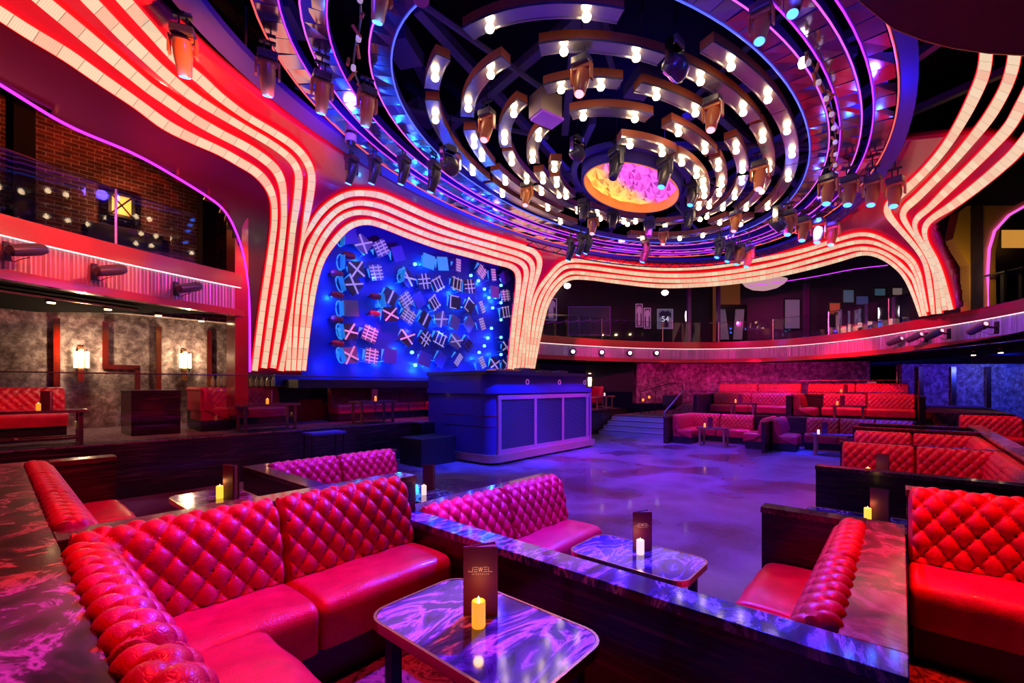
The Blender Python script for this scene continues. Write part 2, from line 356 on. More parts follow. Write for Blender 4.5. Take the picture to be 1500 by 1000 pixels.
struct(MB().prism([(-6, 12.9), (13, 12.9), (13, 13.2), (-6, 13.2)], 3.4, 7.4).build('wall_left', BRICK))
# back wall, textured and washed pink, then the dark doorway and the far blue wall on the right
bw = MB(); bw.prism([(19.4, 9.2), (22.3, 7.0), (24.0, 1.0), (24.3, 1.0), (22.6, 7.2), (19.6, 9.5)], 1.0, 3.2)
struct(bw.build('wall_back', VELVET))
def cw(X, Y): return (SA * X + CA * Y, -CA * X + SA * Y)
struct(MB().prism([cw(16.1, 18.6), cw(26, 18.2), cw(26, 18.5), cw(16.1, 18.9)], 0, 2.7).build('wall_right', VELVET))
struct(MB().prism([cw(14.4, 24), cw(23, 22.6), cw(23, 22.9), cw(14.4, 24.3)], 0, 3.2).build('wall_doorway', BLACK))
# upper gallery back wall
g = MB(); n = 60
def gk(i): return 77 - i * (124 / n)
g.grid(lambda i, j: (*ell(gk(i), 1.33), 2.9 + j * 4.6), n, 1)
struct(g.build('wall_gallery', mat('dark_gallery_paint', (.03, .022, .04), .5)))
g = MB(); g.grid(lambda i, j: (*ell(165 - i * 2.2, 1.0 if j == 0 else 1.5), 7.6), 130, 1)
struct(g.build('ceiling_gallery', MATT))
struct(MB().box(-8, 32, -12, 20, 8.2, 8.4).build('ceiling', MATT))

# ---------------------------------------------------------------- light bands (centre lines)
L = [
 [(-120,-62),(0,16),(40,42),(96,76),(144,110),(200,149),(240,179),(280,200),(320,218),(350,235),(374,250),(390,268),(399,290),(400,327),(393,383),(383,450),(371,543)],
 [(-60,-105),(0,-58),(69,0),(112,36),(144,63),(184,96),(216,123),(240,140),(280,168),(320,191),(360,212),(388,231),(404,247),(412,268),(414,300),(413,333),(405,400),(397,450),(384,543)],
 [(20,-120),(80,-60),(138,0),(176,40),(208,71),(240,101),(280,134),(320,160),(360,184),(400,208),(426,229),(436,248),(436,268),(432,300),(427,333),(417,417),(397,543)],
 [(80,-128),(135,-62),(189,0),(224,40),(260,81),(296,112),(320,134),(360,164),(400,188),(432,210),(450,232),(456,252),(454,275),(448,310),(437,367),(430,417),(420,483),(409,543)]]
P = [
 [(419,543),(423,487),(428,430),(439,362),(449,339),(465,312.5),(485,293),(511.6,280),(538,279),(560,283),(590,296),(636.5,317),(683,334),(733,349),(766,359),(783.6,366.4),(790,377.4),(789,390.6),(782.5,412.6),(776,434.6),(770.4,472),(766,511.6),(763.4,544)],
 [(427,543),(432,461),(439,408),(447,375),(459,345.5),(475,322),(495,303),(518,294),(538,294),(560,299),(590,312),(636.5,332),(683,347),(733,361),(761.6,369.7),(774.8,377.4),(779.6,388.4),(778,401.6),(771.5,432.4),(766,472),(760.5,511.6),(757,544)],
 [(434.5,543),(440.7,474),(447,415),(455.5,382),(467,355),(482,332),(498,316),(518,308),(538,308),(560,314),(590,327),(636.5,345),(683,357),(728.6,370.8),(755,378.5),(767,386),(770,397),(766,419),(761,450),(756,494),(750.5,544)],
 [(441.6,543),(449,474),(457,421),(467,385),(482,359),(502,335),(518,325),(538,322),(560,328),(600,344),(644,359.5),(688,371.5),(726,382),(746,387),(756,395),(758,408),(755,437),(750.6,472),(747,511.6),(744,544)]]
B = [
 [(768.5,544),(772.6,494),(776,463),(782.5,434.6),(792.4,416),(805.6,399.4),(818.8,385),(834,379),(854,379),(876,380.7),(900,384),(948,389.6),(981,391),(1030.5,389),(1080,383),(1144,371.5),(1188,360.5),(1232,346),(1258.5,339.6),(1280.5,341.8),(1302.5,351.7),(1327.6,367.6),(1342,381),(1351,400),(1356,421),(1360,442),(1364,461)],
 [(772,544),(778,494),(782.5,463),(789,439),(799,419),(812,401.6),(825,389.5),(841,387),(854,388),(876,390.6),(900,394),(948,399.5),(997.5,401),(1047,398),(1096.5,391),(1144,381),(1188,369),(1232,356),(1258.5,350.6),(1280,351.7),(1302.5,360.5),(1330,377),(1340,389.6),(1347.6,406),(1353,427),(1357,448),(1361,462)],
 [(775.5,544),(783,494),(789,463),(797,438),(805.6,421),(819,406),(832,397.6),(845,396.8),(865,399),(900,402.7),(964.5,408.7),(1030.5,407.8),(1096.5,399.5),(1144,391),(1188,379),(1232,367),(1258.5,360.5),(1285,362.7),(1302.5,370),(1320,382.5),(1340,404),(1346.5,421),(1352,440),(1357.5,462)],
 [(779,544),(788,494),(794.6,463),(801,443),(810,427),(823,411.5),(836,405),(854,405),(876,407),(900,410.4),(964.5,417),(1030.5,415),(1096.5,408),(1144,399),(1188,389),(1232,377),(1258.5,369),(1276,368),(1293.7,373.7),(1311,384.7),(1326.7,400),(1338,420),(1346,440),(1353.5,463)]]
Q = [
 [(1446,40),(1444.5,76.5),(1440,105),(1428,135),(1410,171),(1386,210),(1359,243),(1332,270),(1310,290),(1299,300),(1298,307),(1304,316),(1319,333),(1338,354),(1350.7,370.7),(1359,387.5),(1364,412.7),(1367.5,438),(1370,460)],
 [(1488,45),(1486.5,79.5),(1479,111),(1467,138),(1449,168),(1428,195),(1395,234),(1363,267),(1342,288),(1326,302),(1322,312),(1330,326.7),(1340,341),(1353,360),(1364,379),(1371.7,400),(1376,425),(1379.5,459)],
 [(1530,90),(1500,147),(1482,180),(1452,213),(1422,243),(1392,272),(1361,303),(1346,315),(1341,326.7),(1346.5,341),(1357,356),(1369.6,379),(1379,404),(1384.5,429.5),(1389,458)],
 [(1560,130),(1500,210),(1470,240),(1434,270),(1397,298),(1371.7,314),(1359,326),(1357,339),(1362,354),(1374,375),(1384,400),(1392,429.5),(1398.5,457)]]
fam = {'L': L, 'P': P, 'B': B, 'Q': Q}
tracks = {}; edges = {}
cap = {'L': 19, 'P': 9, 'B': 5.3, 'Q': 18.5}
pxs = {(k, i): np.array([(p.x, p.y) for p in spline([(x, y, 0) for x, y in l], 4)]) for k, ls in fam.items() for i, l in enumerate(ls)}
for (k, i), A in pxs.items():
    md = np.full(len(A), 99.0)
    for kk, Bp in pxs.items():
        if kk != (k, i): md = np.minimum(md, np.sqrt(((A[:, None] - Bp[None]) ** 2).sum(2)).min(1))
    wd = np.clip(md * np.interp(md, [8, 14, 30, 50], [.82, .58, .5, .45]), 2.5, cap[k])
    if k == 'L': wd = np.minimum(wd, np.interp(A[:, 1], [150, 300, 420], [20.5, 14, 11.5]))
    if k == 'Q': wd = np.minimum(wd, np.interp(A[:, 1], [220, 300, 380, 460], [20, 13, 9.5, 9]))
    for _ in range(6): wd[1:-1] = (wd[:-2] + 2 * wd[1:-1] + wd[2:]) / 4
    tg = np.gradient(A, axis=0); tg /= np.linalg.norm(tg, axis=1)[:, None]; nn = np.stack([-tg[:, 1], tg[:, 0]], 1)
    c3 = smoothp([hit(*p) for p in A], 3); l3 = smoothp([hit(*p) for p in A - nn * wd[:, None] / 2], 3); r3 = smoothp([hit(*p) for p in A + nn * wd[:, None] / 2], 3)
    keep = [0]
    for q in range(1, len(c3)):
        if (c3[q] - c3[keep[-1]]).length > .10: keep.append(q)
    tracks[k, i] = [c3[q] for q in keep]; edges[k, i] = [(l3[q], r3[q]) for q in keep]
ordn = ['outermost', 'second', 'third', 'innermost']
lab = {'L': ('%s cream light band sweeping over the left gallery into the column', ['lowest', 'second lowest', 'third lowest', 'topmost']),
       'P': ('%s cream light band arching around the blue chair wall', ordn),
       'B': ('%s cream light band arching over the rear balcony', ['topmost', 'second from top', 'third from top', 'lowest']),
       'Q': ('%s cream light band sweeping down the column on the rear balcony corner', ['innermost', 'second', 'third', 'outermost'])}
for (k, i), pts in tracks.items():
    nr = [vnormal(p) for p in pts]
    root = thing('light_band', (lab[k][0] % lab[k][1][i]), 'light band', tuple(pts[0]), 0, 'cream light bands')
    rel = [p - pts[0] for p in pts]
    lift = .03 + .006 * i + (.02 if k in 'PB' else 0)
    def strip(ov, lo, hi):
        m = MB(); vs = []
        for (a, b_), nn in zip(edges[k, i], nr):
            d = (b_ - a); d = d - nn * d.dot(nn); w_ = d.normalized() * ov
            c_ = (a + b_) / 2 - pts[0]; h_ = d / 2 + w_
            vs += [c_ - h_ + nn * (lo + lift), c_ + h_ + nn * (lo + lift), c_ + h_ + nn * (hi + lift), c_ - h_ + nn * (hi + lift)]
        L_ = len(nr) - 1
        return m.add(vs, [(q * 4 + e, q * 4 + (e + 1) % 4, (q + 1) * 4 + (e + 1) % 4, (q + 1) * 4 + e) for q in range(L_) for e in range(4)] + [(0, 1, 2, 3), (L_ * 4 + 3, L_ * 4 + 2, L_ * 4 + 1, L_ * 4)])
    m = strip(0, 0, .022)
    o = m.build('lit_tiles', BAND, root)
    uvl = o.data.uv_layers.new(name='uv'); run = [0]
    for a, b in zip(pts[:-1], pts[1:]): run.append(run[-1] + (b - a).length)
    for lp in o.data.loops:
        j, c = divmod(lp.vertex_index, 4); uvl.data[lp.index].uv = (run[j], 0 if c in (0, 3) else 1)
    strip(.014, -.02, .012).build('edge_light', REDLED, root)

# ---------------------------------------------------------------- the vault the bands are set on
op_left = [(-900, -420), (0, 123), (100, 183), (200, 226), (290, 278), (330, 308), (355, 368), (366, 450), (368, 1400), (-900, 1400)]
op_stage = P[3] + [(744, 1400), (441, 1400)]
op_back = B[3] + [(1353, 1400), (779, 1400)]
op_right = [(1900, 0), (1500, 222), (1434, 281), (1397, 308), (1376, 322), (1368, 335), (1374, 352), (1386, 375), (1396, 400), (1403, 457), (1404, 1400), (1900, 1400)]
nt_, nz = 900, 46
def vp(i, j):
    th = -75 + 250 * i / nt_
    if j <= 20: k, z = 1.0, 2.05 + (ZS - 2.05) * j / 20
    elif j <= 38: a = (j - 20) / 18 * PI / 2; k, z = RK + (1 - RK) * math.cos(a), ZS + (ZT - ZS) * math.sin(a)
    else: k = RK - (RK - .705) * (j - 38) / 8; z = ZT
    u, v = ell(th, k); return (u, v, z)
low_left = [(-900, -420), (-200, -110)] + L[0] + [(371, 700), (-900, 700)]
m = MB(); m.grid(vp, nt_, nz); keep = []; dk = []
for f in m.f:
    c = np.mean([m.v[i] for i in f], axis=0); x, y = proj(c)
    if CA * c[0] + SA * c[1] < .6: 
        continue
    if any(inpoly(x, y, q) for q in (op_left, op_stage, op_back, op_right)): continue
    if c[2] < 3.7 and x > 1000: continue
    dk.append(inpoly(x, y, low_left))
    keep.append(f)
m.f = keep
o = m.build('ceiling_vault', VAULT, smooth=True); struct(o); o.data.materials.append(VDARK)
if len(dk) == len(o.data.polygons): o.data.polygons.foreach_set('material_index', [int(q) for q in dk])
so = o.modifiers.new('solid', 'SOLIDIFY'); so.thickness = .12; so.offset = 1 
# purple neon round the gallery mouth
pts = [hit(x, y, .002) for x, y in [(p.x, p.y) for p in spline([(a, b, 0) for a, b in [(-300, -60), (0, 124), (100, 184), (200, 227), (290, 279), (330, 309), (350, 350), (358, 380), (365, 440), (366, 545)]], 8)]]
tag(MB().tube(smoothp(pts), .022, 6).build('neon_tube', PURLED, smooth=True), 'purple neon line along the curved mouth of the left gallery', 'neon light')
pts = [hit(p.x, p.y, .002) + Vector((0, 0, -.05)) for p in spline([(1098, 417, 0), (1144, 411, 0), (1200, 402, 0), (1250, 392, 0), (1300, 386, 0)], 8)]
tag(MB().tube(smoothp(pts), .016, 6).build('neon_tube', PURLED, smooth=True), 'purple light line under the arch over the rear balcony', 'neon light')

# ---------------------------------------------------------------- balconies
def kbal(th): 
    if th > 0: return 1.0
    return 1 + .11 * max(0, min(1, (-44 - th) / 22))
def balcony(th0, th1, zs, label, n):
    zb, zr0, zr1, zt = zs; root = thing('balcony', label, 'balcony', (0, 0, 0))
    def strip(k0, k1, z0, z1, name, m, nn=n, jit=0, smooth=True):
        b = MB(); rr = random.Random(3); js = [((0, .0022, .0022, 0)[q_ % 4] + rr.random() * .0012) if jit else 0 for q_ in range(nn + 1)]
        def f(i, j):
            th = th0 + (th1 - th0) * i / nn; k = kbal(th) + js[i]
            kk, z = ((k + k0, z0), (k + k0, z1), (k + k1, z1), (k + k1, z0))[j % 4]
            return (*ell(th, kk), z)
        b.grid(f, nn, 4); return b.build(name, m, root, smooth)
    strip(0, .02, zr1, zt, 'upper_rim', RIM); strip(.004, .03, zr0, zr1, 'ribbed_panel', RIB, n * 9, 1, False)
    strip(-.002, .02, zb, zr0, 'lower_rim', RIM); strip(.02, .36, zr0, zr0 + .12, 'gallery_slab', BLACK)
    strip(.003, .02, zb + .02, zb + .06, 'soffit', BLACK) if False else None
    b = MB(); b.tube([(*ell(th0 + (th1 - th0) * i / n, kbal(th0 + (th1 - th0) * i / n) + .0015), zr1 - .012) for i in range(n + 1)], .010, 5)
    b.build('light_strip', WHITELED, root)
    return root
balcony(162, 115.5, (3.2, 3.33, 3.78, 4.05), 'left balcony with ribbed silver front and red lacquer rims', 70)
balcony(72.5, -112, (2.82, 2.98, 3.43, 3.72), 'rear balcony curving round to the right with ribbed pink front', 240)
# glass balustrades
def rail(pts, z0, z1, label, posts, top=.012, pm=None):
    root = thing('glass_railing', label, 'railing', (*pts[0], z0)); o = Vector((*pts[0], z0))
    V = [Vector((*p, 0)) - Vector((o.x, o.y, 0)) for p in pts]
    b = MB(); nrm = Vector((0, 0, 1))
    b.sweep([Vector((p.x, p.y, (z1 - z0) / 2)) for p in V], [(-.006, -(z1 - z0) / 2), (.006, -(z1 - z0) / 2), (.006, (z1 - z0) / 2), (-.006, (z1 - z0) / 2)], [nrm] * len(V)); b.build('glass_pane', GLASS, root)
    b = MB(); b.tube([Vector((p.x, p.y, z1 - z0)) for p in V], top, 6); b.build('top_rail', DARK, root)
    for i in posts:
        p = V[i]; b = MB(); b.box(p.x - .015, p.x + .015, p.y - .015, p.y + .015, 0, z1 - z0); b.build('post', pm or BRASS, root)
rail([ell(162 - i * 2.1, 1.012) for i in range(21)], 4.05, 4.95, 'glass balustrade with brass posts on the left balcony', range(1, 21, 4))
rail([ell(70 - i * 3, 1.014) for i in range(39)], 3.72, 4.6, 'glass balustrade along the rear balcony', range(0, 39, 6), .008)
rail([(-4 + i * 1.1, 9.5) for i in range(12)], PLZ, 2.0, 'glass balustrade along the left seating platform', [])
rail([(15.9, 5.8 - i) for i in range(7)], .66, 1.62, 'low glass balustrade behind the front row of rear booths', [0], .01)
rail([(18.6, 5.6 - i) for i in range(7)], 1.0, 1.98, 'glass balustrade behind the middle row of rear booths', [0, 6], .01)

# soffit details under left balcony
b = MB(); pts = [(*ell(162 - i, 1.10), 3.17) for i in range(42)]; b.tube(pts, .03, 6)
tag(b.build('copper_trim', COPPER), 'copper line running under the left balcony soffit', 'trim')
struct(MB().grid(lambda i, j: (*ell(165 - i, (1.0, 1.45)[j]), 3.22), 48, 1).build('ceiling_soffit', MATT))
struct(MB().grid(lambda i, j: (*ell(73 - i * 2, (1.0, 1.45)[j] + .0), 2.84), 92, 1).build('ceiling_soffit', MATT))
for q, (x, y) in enumerate([(75, 443), (158, 453), (232, 462), (295, 470)]):
    p = at_z(x, y, 3.17)
    r = thing('downlight', '%s small downlight from the left under the left balcony' % ['first', 'second', 'third', 'fourth'][q], 'downlight', p, 0, 'downlights under the left balcony')
    MB().lathe([(.07, 0), (.07, .06)], 14).build('housing', BRASS, r); MB().lathe([(.05, -.012), (.05, .0)], 14).build('bulb', BULB, r)
    spot((p[0], p[1], p[2] - .05), (p[0], p[1] + .6, 0), (1, .6, .35), 60, 90)
for x, y in [(1425, 533), (1468, 530), (1474, 515)]:
    p = at_z(x, y, 2.82)
    if p[0] > 40: continue
for q, (x, X) in enumerate([(1426, 0), (1466, 0)]):
    p = at_depth(x, 532, 13.5 - q)
    r = thing('downlight', ['brass downlight under the right balcony, nearer the column', 'brass downlight under the right balcony, nearer the frame edge'][q], 'downlight', (p[0], p[1], 2.8), 0, 'downlights under the right balcony')
    MB().lathe([(.09, -.08), (.06, 0), (.06, .04)], 14).build('housing', BRASS, r); MB().lathe([(.05, -.09), (.05, -.07)], 14).build('bulb', BULB, r)
    spot((p[0], p[1], 2.7), (p[0] + 2.5, p[1] - 1.5, 1.2), (1, .6, .3), 120, 100)
# near dark soffit over the camera's right
b = MB(); top = [at_z(x, y, 4.6) for x, y in [(1180, -160), (1225, -50), (1260, 2), (1310, 42), (1355, 60), (1400, 71), (1450, 78), (1500, 81), (1600, 82), (1800, 82)]]
poly = [(p[0], p[1]) for p in top] + [(9, -6), (0, -6)]
struct(b.prism(poly[::-1], 4.6, 4.8).build('ceiling_canopy', mat('dark_soffit', (.05, .015, .015), .35)))
tag(MB().tube([(p[0], p[1], 4.6) for p in top], .006, 5).build('edge_trim', BRASS), 'thin brass edge of the dark ceiling canopy at top right', 'trim')
# wall strips and sconces on the left wall
WY = 13.28
def wallx(x): d = ray(x, 500); return d[0] / d[1] * WY
for q, (x, y0, y1) in enumerate([(83, 470, 625), (154, 470, 525), (232, 476, 610), (306, 480, 560)]):
    u = wallx(x); b = MB()
    if q != 1: b.box(u - .05, u + .05, WY - .05, WY, PLZ + .05, 3.2)
    else: b.box(u - .05, u + .05, WY - .05, WY, 2.25, 3.2); b.box(u - .05, u + .6, WY - .05, WY, 2.17, 2.27); b.box(u + .5, u + .6, WY - .05, WY, PLZ + .05, 2.2)
    tag(b.build('copper_strip', COPPER), ['copper strip left of the first wall sconce', 'stepped copper strip between the two wall sconces', 'copper strip just left of the second wall sconce', 'copper strip right of the second wall sconce'][q], 'wall trim', 'copper strips on the left wall')
for q, (x, y) in enumerate([(118, 525), (269, 527)]):
    u = wallx(x); z = EYE + (565 - y) / FPX * (CA * u + SA * WY)
    r = thing('wall_sconce', ['lit glass wall sconce on the left wall between the first two copper strips', 'lit glass wall sconce on the left wall near the column'][q], 'wall lamp', (u, WY - .02, z), 0, 'sconces on the left wall')
    MB().box(-.05, .05, -.05, 0, -.5, .25).build('back_plate', BRASS, r)
    b = MB(); b.lathe([(.09, -.3), (.09, .2)], 12, (0, -.14, 0), False).build('glass_shade', GLASS, r)
    for s in (-1, 0, 1): MB().lathe([(.03, -.2), (.03, .14 + .05 * (s == 0))], 8, (s * .09, -.14, 0)).build('light_tube', mat('sconce_glow', (1, .8, .5), .3, em=(1, .7, .38), es=9), r)
    point((u, WY - .35, z + .1), (1, .62, .35), 55)
# brick gallery furnishings
p = at_depth(176, 304, 0); GY = 12.88
def gx(x): d = ray(x, 300); t = GY / d[1]; return d[0] * t, t
u, t = gx(176); z = EYE + (565 - 304) / FPX * t
r = thing('wall_lantern', 'square lit lantern with crossed bars on the brick gallery wall', 'wall lamp', (u, GY - .02, z))
MB().box(-.16, .16, -.14, -.02, -.2, .2).build('glass_body', mat('lantern_glow', (1, .5, .15), .4, em=(1, .33, .04), es=.9), r)
b = MB()
for s in (-1, 1): b.box(s * .19 - .03, s * .19 + .03, -.17, 0, -.24, .24); b.box(-.21, .21, -.17, 0, s * .23 - .03, s * .23 + .03)
b.tube([(-.18, -.16, -.22), (.18, -.16, .22)], .016, 4); b.tube([(-.18, -.16, .22), (.18, -.16, -.22)], .016, 4); b.build('frame', BLACK, r)
point((u, GY - .5, z), (1, .35, .12), 22)
u0, t0 = gx(128); u1, t1 = gx(238)
za = EYE + (565 - 362) / FPX * t0; zb_ = EYE + (565 - 325) / FPX * t0
r = thing('serving_hatch', 'dark opening with orange counter in the brick gallery wall', 'serving hatch', ((u0 + u1) / 2, GY - .02, za))
MB().box(-(u1 - u0) / 2, (u1 - u0) / 2, -.04, 0, 0, zb_ - za).build('opening', BLACK, r); MB().box(-(u1 - u0) / 2, (u1 - u0) / 2, -.3, 0, -.08, 0).build('counter', mat('orange_wood', (.5, .15, .04), .4), r)
for q, x in enumerate([35, 300]):
    u, t = gx(x); r = MB().box(u - .14, u + .14, GY - .35, GY - .02, 4.0, 7.5).build('pillar', DARK); struct(r)

for q, x in enumerate([1348, 1396, 1447]):
    Yw = 18.52 - .0 * q; s_ = Yw / FPX; p = at_depth(x, 537, Yw - .03 - (x - 1348) * .0008); zt_ = p[2]
    b = MB().box(-.10, .10, -.04, 0, .9 - zt_, 0); o = b.build('copper_strip', COPPER); o.location = p; o.rotation_euler = (0, 0, ANG and math.atan2(SA, CA) - PI / 2)
    tag(o, ['copper strip on the blue wall nearest the doorway', 'middle copper strip on the blue wall', 'copper strip on the blue wall nearest the frame edge'][q], 'wall trim', 'copper strips on the blue wall')
p = at_depth(1315, 585, 17.6); tag(MB().lathe([(.05, -.95), (.05, 1.1)], 10, p).build('brass_pole', BRASS, smooth=True), 'vertical brass pole at the edge of the dark doorway', 'pole')
p = at_depth(1277, 608, 17.0); r = thing('reception_stand', 'low reddish cabinet standing in the dark doorway', 'cabinet', (p[0], p[1], .66), math.atan2(SA, CA) - PI / 2)
MB().box(-.48, .48, -.2, .2, 0, .34).build('body', RIM, r); MB().box(-.5, .5, -.22, .22, .34, .38).build('top', COPPER, r)

# ================================================================ SOFAS, TABLES, PARTITIONS
def profile_pts(kind, dz=0):
    if kind == 'back': c = [(-.215, .43), (-.20, .55), (-.175, .68), (-.15, .77), (-.11, .835), (-.06, .86), (-.02, .85), (-.005, .80)]
    else: c = [(-.14, .445), (-.35, .458), (-.52, .455), (-.585, .44), (-.615, .40), (-.618, .32), (-.612, .21)]
    return c
def cushion(kind, x0, x1, res, quilt=.12):
    w = x1 - x0; c = spline([(0, a, b) for a, b in profile_pts(kind)], .01)
    ln = [0]
    for a, b in zip(c[:-1], c[1:]): ln.append(ln[-1] + (b - a).length)
    T = ln[-1]; nv = max(6, int(T / res)); nu = max(6, int(w / res))
    P_, N_ = [], []
    for j in range(nv + 1):
        s = T * j / nv; k = max(i for i in range(len(ln)) if ln[i] <= s + 1e-9); k = min(k, len(c) - 2)
        f = (s - ln[k]) / max(1e-6, ln[k + 1] - ln[k]); P_.append(c[k].lerp(c[k + 1], f))
    for j in range(nv + 1):
        t = P_[min(nv, j + 1)] - P_[max(0, j - 1)]; n = Vector((0, -t.z, t.y)).normalized()
        if kind == 'seat': n = Vector((0, -abs(t.z), abs(t.y))).normalized()
        else: n = Vector((0, -t.z, t.y)).normalized()
        if n.y > 0 and kind == 'back' and P_[j].z < .8: n = -n
        N_.append(n)
    er = .045
    def f(i, j):
        x = w * i / nu; s = T * j / nv; e = min(x, w - x)
        q = 1 if e > er else math.sqrt(max(0, 1 - (1 - e / er) ** 2))
        if kind == 'back':
            a = x / quilt + s / (quilt * 1.25); b = x / quilt - s / (quilt * 1.25)
            h = (abs(math.sin(PI * a)) * abs(math.sin(PI * b))) ** .36 * .036
            es = min(s, T - s); h *= min(1, es / .03)
            d = h * min(1, e / .02) - (1 - q) * .05
        else:
            d = .006 * math.sin(PI * x / w) + .003 * math.sin(x * 19 + s * 7) - (1 - q) * .035
        p = P_[j] + N_[j] * d
        return (x0 + x, p.y, p.z)
    m = MB(); m.grid(f, nu, nv)
    for col in (0, nu):     # close the two ends
        idx = [j * (nu + 1) + col for j in range(nv + 1)]; vv = [m.v[i] for i in idx]
        zc = sum(p[2] for p in vv) / len(vv)
        base = len(m.v); m.v.append((vv[0][0], -.06 if kind == 'back' else -.3, .42 if kind == 'back' else .3))
        m.f += [(idx[k], idx[k + 1], base) for k in range(len(idx) - 1)]
    if kind == 'seat': m.box(x0 + .04, x1 - .04, -.58, -.02, .21, .43)
    else: m.box(x0 + .04, x1 - .04, -.13, -.005, .41, .80)
    return m
def sofa(runs, label, res, z=0, group='quilted red leather booth sofas'):
    # runs: (u, v, rz, length, cushions, x-start of seat, x-end of seat)
    o = runs[0]; root = thing('booth_sofa', label, 'sofa', (o[0], o[1], z), o[2], group)
    inv = Matrix.Translation((o[0], o[1], 0)) @ Matrix.Rotation(o[2], 4, 'Z'); inv = inv.inverted()
    for u, v, rz, Lg, n, s0, s1 in runs:
        X = inv @ Matrix.Translation((u, v, 0)) @ Matrix.Rotation(rz, 4, 'Z')
        for k in range(n):
            a, b = Lg * k / n, Lg * (k + 1) / n
            cushion('back', a + .003, b - .003, res).xf(X).build('backrest', LEATHER, root, True)
        ns = max(1, n if s1 - s0 > .8 * Lg else n - 1 if n > 1 else 1)
        for k in range(ns):
            a, b = s0 + (s1 - s0) * k / ns, s0 + (s1 - s0) * (k + 1) / ns
            cushion('seat', a + .002, b - .002, res * 1.3).xf(X).build('seat', LEATHER, root, True)
        MB().box(s0 + .02, s1 - .02, -.55, -.01, .0, .215).xf(X).build('base', BLACK, root)
    return root
H = PI / 2
NEAR, MID, FAR = .0095, .016, .019
sofa([(.21, 2.79, 0, 1.73, 2, .0, 1.73), (.20, .35, H, 2.24, 2, 0, 1.82)], 'large L-shaped quilted red sofa nearest the camera beside the marble ledge', NEAR, T1)
sofa([(.20, 3.02, H, 2.68, 3, 0, 2.68)], 'quilted red sofa against the marble ledge in the second booth from the camera', NEAR, T1)
sofa([(2.14, 2.79, 0, 1.72, 2, .0, 1.72)], 'purple-lit quilted sofa behind the nearest black partition, facing the dance floor table', NEAR)
sofa([(2.14, 5.71, 0, 1.72, 2, .0, 1.72)], 'purple-lit quilted sofa in front of the dark platform wall', MID)
sofa([(3.94, .19, PI, 1.78, 2, 0, 1.78)], 'small red sofa with its back to the wide red marble ledge', NEAR)
sofa([(3.92, -.03, -H, 2.6, 2, 0, 2.6)], 'large quilted red sofa at the frame edge behind the wide red marble ledge', NEAR, T1)
sofa([(9.22, .74, -H, 1.8, 2, 0, 1.8), (9.2, -1.08, PI, 2.5, 2, .6, 2.5)], 'red corner sofa behind the second dark end wall on the far side', MID)
sofa([(11.75, .74, -H, 1.8, 2, 0, 1.8), (11.7, -1.08, PI, 2.3, 2, .6, 2.3)], 'red corner sofa behind the third dark end wall on the far side', .022)
sofa([(10.1, -1.42, -H, 2.4, 2, 0, 2.4)], 'red sofa at the frame edge on the raised row above the pale ledge', .022, T1)
sofa([(14.7, -1.0, -H, 3.0, 3, 0, 3.0)], 'far red sofa below the blue-lit wall', FAR, T1 - .02)
# rear booths
sofa([(15.68, 5.45, -H, 1.98, 2, 0, 1.98), (14.1, 5.50, 0, 1.55, 1, 0, 1.0)], 'front-row rear booth sofa next to the stairs, turned in an L', FAR)
sofa([(15.68, 2.1, -H, 2.35, 3, 0, 2.35), (15.6, 2.75, 0, -.01, 0, 0, .1)][:1], 'front-row rear booth sofa, second from the stairs, with bright blue sheen', FAR)
sofa([(15.62, 2.86, PI, 1.4, 1, .6, 1.4)], 'short end sofa on the stairs side of the twin armrest in the front rear row', FAR)
sofa([(14.22, 2.74, 0, 1.4, 1, 0, .8)], 'short end sofa on the far side of the twin armrest in the front rear row', FAR)
sofa([(18.1, 5.4, -H, 2.6, 2, 0, 2.6)], 'middle-row rear booth sofa nearer the stairs', FAR, .66)
sofa([(18.1, 1.96, -H, 2.28, 2, 0, 2.28)], 'middle-row rear booth sofa farther from the stairs', FAR, .66)
sofa([(16.7, 2.62, 0, 1.3, 1, 0, .7)], 'short end sofa beside the armrest in the middle rear row', FAR, .66)
sofa([(20.5, 5.9, -H, 3.0, 2, 0, 3.0)], 'top-row rear booth sofa nearer the stairs', FAR, 1.0)
sofa([(20.5, 2.7, -H, 2.9, 2, 0, 2.9)], 'bright red top-row rear booth sofa farther from the stairs', FAR, 1.0)
# platform sofas on the left
sofa([(-1.6, 11.7, 0, 2.5, 2, 0, 2.5)], 'red sofa at the frame edge on the left platform under the first sconce', .022, PLZ + .02)
sofa([(2.75, 11.5, 0, 1.8, 2, 0, 1.8), (2.72, 10.5, H, 1.0, 1, 0, .4)], 'red sofa on the left platform below the second sconce', .022, PLZ + .02)
sofa([(5.7, 11.3, 0, 3.2, 3, 0, 3.2), (9.0, 11.25, -H, 1.1, 1, .6, 1.1)], 'magenta sofa on the left platform in front of the light column', FAR, PLZ + .02)
sofa([(17.4, 10.9, -H - .5, 1.9, 2, 0, 1.9)], 'pink sofa on the platform behind the black stage block', FAR, PLZ + .02)

